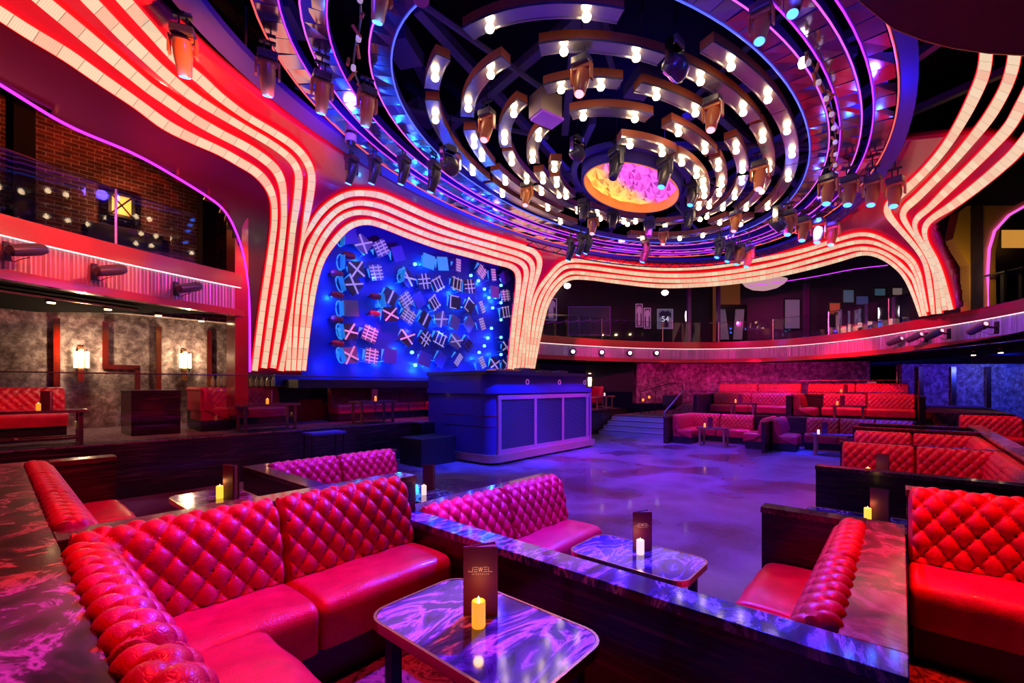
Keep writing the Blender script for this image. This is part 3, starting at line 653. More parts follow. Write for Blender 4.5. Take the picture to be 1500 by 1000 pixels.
def partition(u0, u1, v0, v1, zb, zt, top, label, group='booth partitions with stone and wood ledges', kick=True):
    c = ((u0 + u1) / 2, (v0 + v1) / 2); r = thing('booth_partition', label, 'partition', (*c, zb), 0, group)
    a, b, hh = (u1 - u0) / 2, (v1 - v0) / 2, zt - zb
    kz = .3 if kick else 0
    m = MB().box(-a + .008, a - .008, -b + .008, b - .008, kz, hh - .045); m.build('wood_panel', EBONY, r)
    if kick:
        MB().box(-a + .03, a - .03, -b + .03, b - .03, 0, kz).build('toe_kick', BLACK, r)
        MB().box(-a + .004, a - .004, -b + .004, b - .004, kz - .012, kz).build('metal_edge', COPPER, r)
    MB().box(-a, a, -b, b, hh - .045, hh).build('ledge', top, r, bevel=.004)
    return r
Z1, Z0 = T1 + .85, .85
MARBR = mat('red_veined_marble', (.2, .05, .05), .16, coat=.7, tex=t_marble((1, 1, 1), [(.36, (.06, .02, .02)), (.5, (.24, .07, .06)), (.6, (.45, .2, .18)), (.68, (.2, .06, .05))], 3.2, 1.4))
partition(-.02, .19, .2, 5.95, T1, Z1, MARB, 'dark veined marble ledge running along the left edge of the frame', kick=False)
partition(.19, 2.13, 2.80, 3.0, T1, Z1, EBTOP, 'rosewood ledge behind the large sofa nearest the camera', kick=False)
partition(.19, .80, 5.74, 5.95, T1, Z1, EBTOP, 'short black end wall of the second booth on the marble ledge', kick=False)
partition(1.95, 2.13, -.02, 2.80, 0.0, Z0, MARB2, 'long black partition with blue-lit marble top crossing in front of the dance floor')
partition(1.95, 2.13, 3.0, 5.9, .0, Z0, EBTOP, 'black partition with orange-lit top between the two left booths')
partition(2.13, 3.96, 2.80, 2.97, 0, Z0, EBTOP, 'shiny blue-lit ledge behind the purple sofa beside the dance floor')
partition(2.13, 3.98, 5.72, 5.90, 0, Z0, EBTOP, 'purple-lit ledge behind the sofa facing the platform wall')
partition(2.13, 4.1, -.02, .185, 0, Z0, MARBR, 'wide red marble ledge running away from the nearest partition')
partition(3.96, 4.12, .185, .84, 0, Z0, EBTOP, 'first dark end wall on the far side, its top meeting the red marble ledge')
partition(3.93, 4.10, -2.9, -.02, 0, Z1, EBTOP, 'rosewood ledge above the large red sofa at the frame edge', kick=False)
partition(6.42, 6.60, -1.1, .78, 0, Z0, EBTOP, 'second dark end wall on the far side of the dance floor', kick=False)
partition(9.24, 9.38, -1.1, .78, 0, Z0 + .03, EBTOP, 'thin ledge behind the red corner sofa past the second end wall', kick=False)
partition(11.8, 11.96, -1.1, .78, 0, Z0 + .10, EBTOP, 'thin ledge behind the red corner sofa past the third end wall', kick=False)
partition(13.6, 13.8, -1.1, .78, 0, Z0 + .06, EBTOP, 'farthest dark end wall on the far side near the blue wall', kick=False)
partition(4.1, 14.0, -1.30, -1.10, 0, .95, mat('pale_teal_stone', (.25, .36, .36), .25, coat=.4, tex=t_marble((1, 1, 1), [(.4, (.1, .14, .14)), (.6, (.4, .5, .5))], 3, 1)), 'long pale stone ledge along the back of the far red booths', kick=False)
partition(15.72, 15.86, -.3, 5.6, 0, .88, EBTOP, 'low wall behind the front row of rear booths', kick=False)
partition(13.8, 15.72, 5.52, 5.66, 0, .84, EBTOP, 'end wall of the front rear booth beside the stairs', kick=False)
partition(13.5, 15.7, 2.75, 2.85, 0, .84, EBTOP, 'twin armrest wall between the two front rear booths', kick=False)
partition(16.5, 18.1, 2.63, 2.78, .66, 1.5, EBTOP, 'armrest wall between the two middle rear booths', kick=False)
partition(18.12, 18.26, -.4, 5.6, .66, 1.52, EBTOP, 'low wall behind the middle row of rear booths', kick=False)
partition(16.3, 18.1, 5.45, 5.6, .66, 1.5, EBTOP, 'end wall of the middle rear row beside the stairs', kick=False)
partition(16.3, 18.1, -.5, -.35, .66, 1.52, EBTOP, 'end wall of the middle rear row beside the dark doorway', kick=False)
partition(1.65, 2.4, 10.5, 11.5, PLZ, PLZ + .85, BLACK, 'dark side cabinet at the open end of the left platform sofa', kick=False)

# ---------------------------------------------------------------- tables
def rrect(hx, hy, r, n=6):
    return [(sx * (hx - r) + r * math.cos(a), sy * (hy - r) + r * math.sin(a)) for sx, sy, a0 in ((1, 1, 0), (-1, 1, H), (-1, -1, PI), (1, -1, 1.5 * PI)) for a in [a0 + H * k / n for k in range(n + 1)]]
def table(u, v, z, label, hx=.26, hy=.44, h=.56, top=None, edge=None, leg=None, corner=.10, shelf=False):
    r = thing('cocktail_table', label, 'table', (u, v, z), 0, 'low booth tables')
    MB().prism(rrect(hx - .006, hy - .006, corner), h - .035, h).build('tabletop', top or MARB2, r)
    m = MB(); m.sweep([(*p, h - .02) for p in rrect(hx, hy, corner)], [(-.006, -.02), (.006, -.02), (.006, .022), (-.006, .022)], closed=True); m.build('edge_band', edge or BRASS, r)
    for sx in (-1, 1):
        for sy in (-1, 1):
            x, y = sx * (hx - .07), sy * (hy - .10)
            MB().box(x - .025, x + .025, y - .025, y + .025, 0, h - .036).build('leg', leg or BLACK, r)
    m = MB()
    for s in (-1, 1): m.box(-hx + .09, hx - .09, s * (hy - .10) - .02, s * (hy - .10) + .02, .10 if shelf else h - .09, .14 if shelf else h - .036)
    m.box(-.02, .02, -hy + .1, hy - .1, .10, .14) if shelf else m.box(-hx + .05, -hx + .09, -hy + .1, hy - .1, h - .09, h - .036)
    m.build('stretcher', leg or BLACK, r)
    return r
REDM = mat('reddish_metal', (.5, .22, .18), .3, metal=.5)
table(1.30, 1.29, T1, 'marble table with copper edge in the near booth holding the amber candle', hy=.43, leg=BLACK, edge=COPPER)
table(3.10, 1.47, 0, 'blue-lit marble table at the edge of the dance floor')
table(1.27, 4.42, T1, 'marble table seen over the rosewood ledge in the second booth')
table(3.25, 4.28, 0, 'marble table between the two purple-lit sofas')
table(5.28, .28, 0, 'marble table between the first and second dark end walls')
table(14.15, 4.25, 0, 'rear table in the front booth by the stairs', leg=REDM, shelf=True)
table(14.1, 1.35, 0, 'rear table in the front booth with bright blue sofa sheen', leg=REDM, shelf=True)
table(16.9, 4.1, .66, 'table in the middle rear row nearer the stairs', leg=REDM, shelf=True)
table(16.9, 1.2, .66, 'table in the middle rear row farther from the stairs', leg=REDM, shelf=True)
table(19.3, 1.3, 1.0, 'table in the top rear row before the bright red sofa', leg=REDM, shelf=True)
table(.25, 9.95, PLZ, 'orange-lit table at the frame edge on the left platform', hx=.75, hy=.3, leg=REDM, edge=REDM, shelf=True, corner=.02)
table(3.75, 9.95, PLZ, 'red-lit table before the sofa below the second sconce', hx=.55, hy=.3, leg=REDM, edge=REDM, shelf=True, corner=.02)
table(6.2, 9.9, PLZ, 'magenta table before the sofa by the light column', hx=.5, hy=.3, leg=REDM, edge=REDM, shelf=True, corner=.02)
table(16.0, 8.95, PLZ - .02, 'pink table on the platform behind the stage block', hx=.3, hy=.3, leg=REDM, edge=REDM, shelf=True, corner=.02)
# ---------------------------------------------------------------- candles and menus
def text_mesh(name, c):
    t = bpy.data.objects.new(name, c); me = bpy.data.meshes.new_from_object(t); bpy.data.objects.remove(t)
    o = bpy.data.objects.new(name, me); COL.objects.link(o); return o
def candle(p, label, m=FLAME, s=1.0):
    r = thing('votive_candle', label, 'candle', p, 0, 'glowing table candles'); k = s
    MB().lathe([(.026 * k, 0), (.028 * k, .004), (.028 * k, .10 * k), (.025 * k, .104 * k), (.022 * k, .094 * k), (.0, .090 * k)], 20, caps=False).build('wax_cup', m, r, True)
    MB().lathe([(.002, .09 * k), (.007 * k, .098 * k), (.005 * k, .112 * k), (.0005, .122 * k)], 8).build('flame', WARM if m is FLAME else FLAMEW, r, True)
    point((p[0], p[1], p[2] + .14 * k), (1, .42, .12), .22 * s, .02); return r
MCOV = mat('menu_cover', (.16, .010, .04), .5); MPAGE = mat('menu_pages', (.8, .62, .55), .6); MLET = mat('menu_foil', (.85, .55, .5), .35, em=(.6, .3, .3), es=.25)
def menu(p, rz, label, text=True, s=1.0):
    # a folded menu card standing up: the front cover faces local -y
    r = thing('drinks_menu', label, 'menu', p, rz, 'standing drinks menus'); w, h = .145 * s, .29 * s
    MB().box(-w / 2, w / 2, -.002, .002, 0, h).build('front_cover', MCOV, r)
    m = MB().box(0, w, -.002, .002, 0, h); m.xf(Matrix.Translation((-w / 2, .002, 0)) @ Matrix.Rotation(math.radians(24), 4, 'Z')); m.build('back_cover', MCOV, r)
    m = MB()
    for a in (7, 13, 18): 
        q = MB().box(.004, w - .006, -.0008, .0008, .004, h - .006); q.xf(Matrix.Translation((-w / 2, .002, 0)) @ Matrix.Rotation(math.radians(a), 4, 'Z')); m.add(q.v, q.f)
    m.build('pages', MPAGE, r)
    if text:
        m = MB(); y = -.0032; H_ = .019 * s; z = h * .64; t = .0022 * s
        def bar(x0, z0, x1, z1):
            d = Vector((x1 - x0, 0, z1 - z0)); n = Vector((-d.z, 0, d.x)).normalized() * t / 2; a, b = Vector((x0, y, z0)), Vector((x1, y, z1))
            m.add([a - n, b - n, b + n, a + n, a - n + Vector((0, .0012, 0)), b - n + Vector((0, .0012, 0)), b + n + Vector((0, .0012, 0)), a + n + Vector((0, .0012, 0))], [(0, 1, 2, 3), (7, 6, 5, 4), (0, 4, 5, 1), (1, 5, 6, 2), (2, 6, 7, 3), (3, 7, 4, 0)])
        W = .0165 * s; g = .0045 * s; x = -(5 * W + 4 * g) / 2
        bar(x + W, z + H_, x + W, z); bar(x + W, z, x, z); bar(x, z, x, z + H_ * .3); x += W + g
        for k in (0, .5, 1): bar(x, z + H_ * k, x + W, z + H_ * k)
        x += W + g; q = W * 1.0
        bar(x, z + H_, x + q * .25, z); bar(x + q * .25, z, x + q * .5, z + H_); bar(x + q * .5, z + H_, x + q * .75, z); bar(x + q * .75, z, x + q, z + H_); x += q + g
        for k in (0, .5, 1): bar(x, z + H_ * k, x + W, z + H_ * k)
        x += W + g; bar(x, z + H_, x, z); bar(x, z, x + W, z)
        m.build('logo', MLET, r)
        c = bpy.data.curves.new('lettering', 'FONT'); c.body = 'NIGHTCLUB'; c.size = .0095 * s; c.align_x = 'CENTER'; c.space_character = 1.5; c.extrude = .0003
        c.materials.append(MLET); to = text_mesh('lettering', c); to.parent = r; to.location = (0, -.0032, z - .013 * s); to.rotation_euler = (PI / 2, 0, 0)
    return r
FACE = math.atan2(SA, CA) - PI / 2      # local -y towards the camera
zt1 = T1 + .561
menu(at_z(704, 901, zt1), FACE + .03, 'dark red folded menu standing on the nearest marble table')
candle(at_z(701, 917, zt1), 'amber candle on the nearest marble table')
menu(at_z(941, 806, .561), FACE + .02, 'violet-lit menu standing on the table at the dance floor edge')
candle(at_z(938, 811, .561), 'pale pink candle on the table at the dance floor edge', FLAMEW)
menu(at_z(334, 730, zt1), FACE - .5, 'red menu with open pages seen over the rosewood ledge', False)
candle(at_z(322, 729, zt1), 'yellow candle behind the rosewood ledge', mat('candle_yellow_glow', (1, .7, .2), .4, em=(1, .62, .05), es=1.2))
menu(at_z(627, 716, .561), FACE - .35, 'pink menu on the table between the purple sofas', False)
candle(at_z(621, 724, .561), 'pale candle on the table between the purple sofas', FLAMEW)
menu(at_z(1288, 762, .561), FACE - 1.1, 'folded menu edge-on between the first and second dark end walls', False)
candle(at_z(1271, 760, .561), 'yellow candle between the first and second dark end walls', MATS['candle_yellow_glow'])
menu((9.0 - .9, .2, .561), FACE - 1.0, 'small menu rising above the second dark end wall', False)
table(8.05, .1, 0, 'table hidden behind the second dark end wall', leg=REDM)
candle((7.95, .35, .561), 'small candle just above the second dark end wall')
for u, v, z, a, b, m in [(14.15, 4.35, .561, 'menu on the rear table by the stairs', 'candle on the rear table by the stairs', FLAME), (14.1, 1.5, .561, 'menu on the rear table before the blue-sheened sofa', 'candle on the rear table before the blue-sheened sofa', FLAMEW),
                         (16.9, 4.2, 1.221, 'menu in the middle rear row nearer the stairs', 'candle in the middle rear row nearer the stairs', FLAME), (16.9, 1.35, 1.221, 'menu in the middle rear row farther from the stairs', 'candle in the middle rear row farther from the stairs', FLAME),
                         (19.3, 1.45, 1.561, 'menu in the top rear row', 'candle in the top rear row', FLAME)]:
    menu((u, v, z), FACE, a, False); candle((u - .12, v + .12, z), b, m)
for x, y, a, u, v in [(69, 597, 'menu on the orange-lit platform table', .55, 9.95), (391, 594, 'menu on the red-lit platform table', 3.8, 9.98), (540, 590, 'menu on the magenta platform table', 6.3, 9.95)]:
    menu((u, v + .05, PLZ + .561), FACE, a, False); candle((u - .08, v - .12, PLZ + .561), a.replace('menu', 'candle'), FLAME)
candle((16.0, 8.95, PLZ + .541), 'candle on the pink table behind the stage block', FLAMEW)

# ---------------------------------------------------------------- stage block (DJ booth)
r = thing('dj_booth', 'large dark blue stage block with three grille panels beside the dance floor', 'stage', (7.4, 7.05, 0))
def rbox(x0, x1, y0, y1, z0, z1, rad, n=8):
    pts = [(x0 + rad - rad * math.sin(H * k / n), y0 + rad - rad * math.cos(H * k / n)) for k in range(n + 1)][::-1]
    return MB().prism([(x0, y1)] + pts + [(x1, y0), (x1, y1)], z0, z1)
BLK = mat('deep_blue_lacquer', (.05, .05, .30), .28, coat=.3)
rbox(0, 4.25, 0, 2.2, .2, 1.62, .28).build('body', BLK, r, False); rbox(-.08, 4.37, -.14, 2.2, .05, .22, .3).build('chrome_plinth', mat('rosy_metal', (.8, .35, .3), .25, metal=.5), r); rbox(-.02, 4.30, -.06, 2.2, .0, .05, .3).build('shadow_gap', BLACK, r)
rbox(-.05, 4.3, -.06, 2.2, 1.62, 1.74, .3).build('shelf_lip', BLK, r); rbox(.0, 4.2, .05, 2.2, 1.74, 2.06, .28).build('console', BLK, r); rbox(-.06, 4.32, -.12, 2.2, 2.06, 2.15, .3).build('counter_top', BLACK, r)
for z in (.85, 1.1): 
    b = rbox(-.006, .29, -.006, 1.6, z, z + .012, .28); b.build('chrome_strip', CHROME, r)
FR = mat('pink_metal_frame', (.75, .25, .35), .3, metal=.15)
f0, f1 = .34, 4.12
b = MB(); b.box(f0 - .12, f1 + .1, -.05, 0, .2, .32); b.box(f0 - .12, f1 + .1, -.05, 0, 1.48, 1.58)
xs = [f0 - .06, f0 + 1.28, f0 + 2.5, f1 - .02]
for x in xs: b.box(x - .05, x + .05, -.05, 0, .32, 1.48)
b.build('frame', FR, r); b = MB(); b.box(f1 + .12, f1 + .17, -.07, 0, .2, 1.6); b.build('corner_trim', FR, r)
GR = mat('grille_mesh', (.05, .05, .2), .4, metal=.0, tex=t_gridmesh)
for a, c in zip(xs[:-1], xs[1:]): MB().box(a + .05, c - .05, -.025, 0, .32, 1.48).build('grille_panel', GR, r)
for x in (1.4, 2.8, 4.1):
    MB().tube([(x + .06 * math.cos(t * PI / 8), .04, 1.9 + .06 * math.sin(t * PI / 8)) for t in range(16)], .008, 6, True).build('ring_light', mat('pink_ring', (.5, .2, .5), .3, em=(.6, .12, .6), es=.8), r)
for q, (x, ww, hh, l) in enumerate([(9.0, .5, .10, 'flat mixer on the stage block counter'), (9.8, .36, .06, 'black player with chrome details on the stage block counter'), (10.6, .36, .07, 'small player at the end of the stage block counter'), (8.2, .9, .05, 'golden console strip on the stage block counter')]):
    e = thing('dj_equipment', l, 'equipment', (x, 7.35, 2.15)); MB().box(-ww / 2, ww / 2, -.15, .15, 0, hh).build('case', DARK if q < 3 else BRASS, e, bevel=.005)
    b = MB()
    for k in range(4): b.lathe([(.02, 0), (.018, .02)], 10, (-ww * .35 + k * ww * .23, 0, hh))
    b.build('knobs', CHROME, e)
# step box left of the stage block
tag(MB().box(6.2, 7.2, 8.0, 8.8, 0, .62).build('equipment_box', BLACK, bevel=.01), 'dark low box at the foot of the stage block', 'box')
e = thing('bar_table', 'thin blue-edged table frame standing before the dark platform wall', 'table', (4.3, 8.6, 0)); MB().box(-.35, .35, -.2, .2, .86, .9).build('tabletop', BLUEP, e)
for sx in (-1, 1):
    for sy in (-1, 1): MB().box(sx * .32 - .015, sx * .32 + .015, sy * .17 - .015, sy * .17 + .015, 0, .86).build('leg', BLACK, e)
# stairs and handrails
r = thing('staircase', 'four blue-lit steps rising from the dance floor beside the rear booths', 'stairs', (14.85, 7.1, 0))
for k in range(4): 
    MB().box(k * .33, 1.45, -1.35, 1.45, k * .165, (k + 1) * .165).build('step', mat('step_concrete', (.35, .32, .45), .35), r)
    MB().box(k * .33 - .004, k * .33 + .03, -1.35, 1.45, (k + 1) * .165 - .02, (k + 1) * .165 + .004).build('nosing', CHROME, r)
r = thing('handrail', 'blue sloping handrail at the foot of the stairs', 'handrail', (14.6, 5.95, 0))
b = MB(); b.tube([(0, 0, .0), (0, 0, .92), (1.7, 0, 1.62), (1.9, 0, 1.62)], .02, 8); b.build('rail', mat('blue_rail', (.2, .2, .5), .3), r); MB().tube([(1.7, 0, .66), (1.7, 0, 1.62)], .018, 8).build('post', BLACK, r)
r = thing('handrail', 'black handrail frame on the landing behind the stairs', 'handrail', (17.2, 8.0, .66))
b = MB(); b.tube([(0, 0, 0), (0, 0, .9), (1.6, -.6, 1.25), (2.2, -.9, 1.25), (2.2, -.9, .3)], .022, 6); b.tube([(.8, -.3, 0), (.8, -.3, 1.06)], .016, 6); b.build('rail', BLACK, r)
for q, (x, y) in enumerate([(942, 587), (951, 583)]):
    p = at_depth(x, y, 18.2 + q * .4); r = thing('path_light', ['small red path light on the landing, lower one', 'small red path light on the landing, upper one'][q], 'light', (p[0], p[1], .66), 0, 'path lights on the landing')
    MB().lathe([(.012, 0), (.012, p[2] - .66)], 6).build('stake', BLACK, r); MB().lathe([(.02, 0), (.05, .03), (.05, .09), (.02, .12)], 10, (0, 0, p[2] - .68)).build('lamp', FLAME, r, True)
tag(MB().box(-.5, .5, -.25, .25, 0, .42).xf(Matrix.Translation((18.6, 7.2, 1.0))).build('black_case', BLACK), 'black case on the landing behind the stairs', 'case')
# exit sign and doorway things
r = thing('exit_sign', 'small pink-lit sign in the dark doorway on the far side', 'sign', at_depth(1277, 562, 18.2), FACE)
MB().box(-.16, .16, -.03, .03, -.09, .09).build('sign_box', mat('exit_red', (.4, .05, .1), .4, em=(.5, .06, .12), es=.8), r)
r = thing('wall_lamp', 'bright slim lamp on the dark window wall behind the stage block', 'wall lamp', at_depth(864, 556, 20.2), FACE)
MB().lathe([(.06, -.3), (.09, 0), (.05, .3)], 10).build('shade', WARM, r); MB().box(-.03, .03, .05, .12, -.2, .2).build('bracket', BLACK, r)
tag(MB().box(-1.1, 1.1, -.05, .05, -.8, .8).xf(Matrix.Translation(Vector(at_depth(893, 548, 20.6))) @ Matrix.Rotation(FACE, 4, 'Z')).build('dark_window', BLACK), 'dark window on the wall behind the stage block', 'window')

# ================================================================ STAGE BACKDROP OF MOUNTED CHAIRS
SY = 10.95
NAVY = mat('backdrop_navy', (.02, .04, .42), .45)
struct(MB().box(4.4, 13.2, SY + .25, SY + .35, 1.8, 7.2).build('wall_stage', NAVY))
struct(MB().box(4.6, 13.0, SY - .5, SY + .3, 1.75, 1.95).build('trim_stage', BLACK))
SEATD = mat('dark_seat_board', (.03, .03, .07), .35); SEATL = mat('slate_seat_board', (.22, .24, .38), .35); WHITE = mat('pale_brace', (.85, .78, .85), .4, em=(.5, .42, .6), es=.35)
CYAN = mat('cyan_glow_paint', (.1, .4, .5), .4, em=(.02, .26, .8), es=.8); CYL = mat('cyan_dot', (.2, .6, .9), .3, em=(.12, .6, 1), es=3.5)  # cyan light on chair parts is put into this emission
BLM = mat('blue_frame', (.08, .12, .6), .4)
Z5 = [(180,110,'D'),(265,165,'X'),(380,190,'S'),(490,225,'D'),(225,325,'x'),(350,345,'S'),(205,420,'x'),(190,572,'P'),(175,720,'x'),(310,735,'S'),(180,870,'X'),(320,875,'S'),(440,875,'D'),(550,380,'x'),(440,500,'I'),(540,520,'S'),(622,520,'D'),(440,610,'x'),(555,620,'S'),(545,755,'x')]
Z6 = [(125,195,'C'),(220,210,'C'),(320,222,'W'),(475,265,'S'),(555,285,'W'),(635,300,'D'),(95,328,'#'),(185,345,'F'),(310,345,'F'),(395,362,'#'),(565,400,'P'),(635,422,'S'),(160,470,'F'),(300,468,'L'),(395,492,'L'),(478,500,'W'),(635,532,'F'),(100,580,'I'),(205,580,'X'),(300,602,'P'),(395,612,'P'),(480,612,'W'),(100,710,'#'),(200,712,'F'),(305,725,'X'),(385,742,'f'),(100,845,'D'),(205,845,'D'),(320,850,'W'),(480,868,'W'),(640,765,'x'),(560,878,'x'),(640,880,'x')]
pos = [(470 + x / 4.347, 320 + y / 4.347, t) for x, y, t in Z5] + [(600 + x / 4.544, 340 + y / 4.544, t) for x, y, t in Z6]
def sxz(x, y):
    d = ray(x, y); t = SY / d[1]; return d[0] * t, EYE + d[2] * t
words = {'X': 'slate chair with pale crossed braces', 'x': 'black chair with a pale cross', 'S': 'slatted chair with pale ribs', 'D': 'chair with dark square seat', 'P': 'chair with slate square seat', 'I': 'black chair with one pale bar',
         'C': 'chair with teal square seat', 'W': 'narrow pale slatted chair', '#': 'black chair with pale hash braces', 'F': 'chair with pale open frame', 'f': 'chair with dim open frame', 'L': 'black chair with half of a pale frame'}
cnt = {}
pr = sorted(range(len(pos)), key=lambda i: (pos[i][1]))
rows = ['bottom', 'fifth', 'fourth', 'third', 'second', 'top']
for (x, y, t) in pos:
    u, z = sxz(x, y); a = R.uniform(-.7, .7) + (.6 if t in 'xX' and R.random() < .4 else 0)
    side = 'near the left edge' if u < 6.3 else 'centre left' if u < 8 else 'centre' if u < 9.6 else 'centre right' if u < 11 else 'near the right edge'
    row = 'bottom row' if z < 2.7 else 'lower rows' if z < 3.4 else 'middle rows' if z < 4.3 else 'upper rows' if z < 5 else 'top row'
    lb = '%s on blue wall, %s, %s' % (words[t], side.replace('near the ', 'by '), row)
    cnt[lb] = cnt.get(lb, 0) + 1
    if cnt[lb] > 1: lb += ['', '', ', second alike', ', third alike'][min(3, cnt[lb])]
    r = thing('mounted_chair', lb, 'chair', (u, SY, z), 0, 'chairs mounted on the blue stage wall')
    hs = .21; RY = Matrix.Rotation(a, 4, 'Y') @ Matrix.Rotation(R.uniform(-.15, .2), 4, 'Z')
    def bb(*q): return MB().box(*q).xf(RY)
    if t in 'XxSDPCI#LfF':
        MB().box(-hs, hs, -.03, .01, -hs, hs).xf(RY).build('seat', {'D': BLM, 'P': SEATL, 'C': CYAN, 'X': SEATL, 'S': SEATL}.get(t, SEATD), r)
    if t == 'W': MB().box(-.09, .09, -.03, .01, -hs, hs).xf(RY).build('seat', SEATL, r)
    m = MB(); th = .022
    if t in 'Xx':
        m.add(*(lambda q: (q.v, q.f))(MB().box(-hs * 1.25, hs * 1.25, -.06, -.03, -th, th).xf(Matrix.Rotation(.55 + R.uniform(-.3, .3), 4, 'Y'))))
        m.add(*(lambda q: (q.v, q.f))(MB().box(-hs * 1.25, hs * 1.25, -.085, -.06, -th, th).xf(Matrix.Rotation(-.75 + R.uniform(-.3, .3), 4, 'Y'))))
    elif t == 'S':
        for k in (-.13, -.04, .05, .14): m.box(-hs, hs, -.05, -.03, k - .016, k + .016)
        for k in (-.1, .08): m.box(k - .012, k + .012, -.065, -.05, -hs, hs)
    elif t == 'I': m.box(-th, th, -.06, -.03, -hs, hs)
    elif t == 'W':
        for k in range(5): m.box(-.10, .10, -.05, -.03, -.19 + k * .085, -.135 + k * .085)
    elif t == '#':
        for k in (-.06, .07): m.box(-hs, hs, -.05, -.03, k - .015, k + .015); m.box(k - .015, k + .015, -.065, -.05, -hs * 1.1, hs * 1.1)
    elif t in 'Ff':
        for s in (-1, 1): m.box(-hs, hs, -.05, -.03, s * .17 - .015, s * .17 + .015); m.box(s * .14 - .015, s * .14 + .015, -.065, -.05, -hs, hs)
        if t == 'F': m.box(-.012, .012, -.08, -.065, -hs, hs)
    elif t == 'L':
        m.box(-hs, hs * .6, -.05, -.03, hs - .03, hs); m.box(-hs, -hs + .035, -.065, -.05, -hs, hs); m.box(-hs, hs * .2, -.05, -.03, -hs, -hs + .03)
    if m.v: m.xf(RY).build('braces', WHITE if t != 'f' else BLM, r)
    for sx in (-1, 1):
        for sz in (-1, 1): MB().tube([Vector((sx * .16, .01, sz * .16)), Vector((sx * .19, .245, sz * .19))], .014, 5).xf(RY).build('leg', BLM, r)
    w1, w2 = R.uniform(.02, .1), R.uniform(.06, .17)
    MB().add([(-hs - w1, .0, -w2), (-hs - .02, -.02, w2), (-hs - w1 - .02, .0, w2), (-hs - w1, .03, -w2), (-hs - .02, .01, w2), (-hs - w1 - .02, .03, w2)], [(0, 1, 2), (5, 4, 3), (0, 3, 4, 1), (1, 4, 5, 2), (2, 5, 3, 0)]).xf(RY).build('cyan_glow_wedge', CYAN, r)  # wedge of cyan light beside the chair, added as a glowing shape
dots = [(28,215),(400,290),(450,325),(680,375),(680,487),(680,597),(680,710),(545,505),(490,380),(537,640),(513,705),(490,757),(455,800),(520,437),(8,800),(30,885),(670,820)]
for q, (zx, zy) in enumerate([(118, 130), (118, 280), (115, 420), (112, 575), (115, 720), (118, 872), (500, 365), (375, 525)]):
    u, z = sxz(470 + zx / 4.347, 320 + zy / 4.347)
    r = thing('side_on_chair', 'cyan-lit chair mounted sideways, %s on the blue wall' % ['topmost at the left edge', 'second from the top at the left edge', 'third from the top at the left edge', 'fourth from the top at the left edge', 'fifth from the top at the left edge', 'lowest at the left edge', 'left of centre in the upper rows', 'left of centre in the middle rows'][q], 'chair', (u, SY, z), 0, 'chairs mounted on the blue stage wall')
    a = R.uniform(-.3, .3); RY = Matrix.Rotation(a, 4, 'Y')
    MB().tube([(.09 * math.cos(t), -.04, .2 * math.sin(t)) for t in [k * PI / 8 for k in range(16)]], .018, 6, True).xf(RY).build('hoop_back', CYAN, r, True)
    MB().box(.02, .05, -.2, .0, -.18, .18).xf(RY).build('seat', mat('cyan_seat', (.05, .3, .45), .4, em=(.01, .2, .5), es=.6), r)  # cyan light on the thin seat is put in as emission
    for s in (-1, 1): MB().tube([Vector((.03, .0, s * .14)), Vector((.06, .245, s * .17))], .014, 5).xf(RY).build('leg', BLM, r)
CRIM = mat('crimson_shell', (.35, .02, .04), .35)
for q, (zx, zy) in enumerate([(178, 235), (100, 350), (105, 487), (100, 640), (105, 795), (350, 495), (340, 605)]):
    u, z = sxz(470 + zx / 4.347, 320 + zy / 4.347)
    r = thing('wall_spotlight', 'dark crimson spotlight on the blue chair wall, %s' % ['highest one', 'second from the top at left', 'third from the top at left', 'fourth from the top at left', 'lowest at left', 'upper one left of centre', 'lower one left of centre'][q], 'stage light', (u, SY, z), 0, 'crimson spotlights on the chair wall')
    MB().lathe([(.05, -.16), (.09, -.1), (.09, .08), (.06, .16)], 14).xf(Matrix.Rotation(H, 4, 'Y')).build('head', CRIM, r, True); MB().tube([(0, 0, 0), (-.1, .24, 0)], .02, 5).build('arm', BLACK, r)
for q, (x, y) in enumerate(dots):
    u, z = sxz(600 + x / 4.544, 340 + y / 4.544)
    u = min(u, 12.0)
    r = thing('led_puck', 'round cyan light shining among the chairs on the blue wall', 'light', (u, SY - .06, z), 0, 'round cyan lights on the chair wall'); XR = Matrix.Rotation(H, 4, 'X')
    MB().lathe([(.05, -.03), (.045, .03)], 12).xf(XR).build('lens', CYL, r); MB().lathe([(.012, -.31), (.012, -.03)], 6).xf(XR).build('stem', BLM, r)
for u in (5.6, 6.8, 8.0, 9.2, 10.4, 11.5):
    for z in (2.3, 3.5, 4.7): point((u, SY - .12, z + R.uniform(-.1, .1)), (.01, .04, 1), 15, .05)
spot((8.6, 9.6, 5.4), (8.4, 11, 3.5), BLUE, 220, 110)
for k in range(26): point((R.uniform(5.6, 12), SY + .12, R.uniform(2.2, 5.6)), (.02, .35, 1), 6, .03)

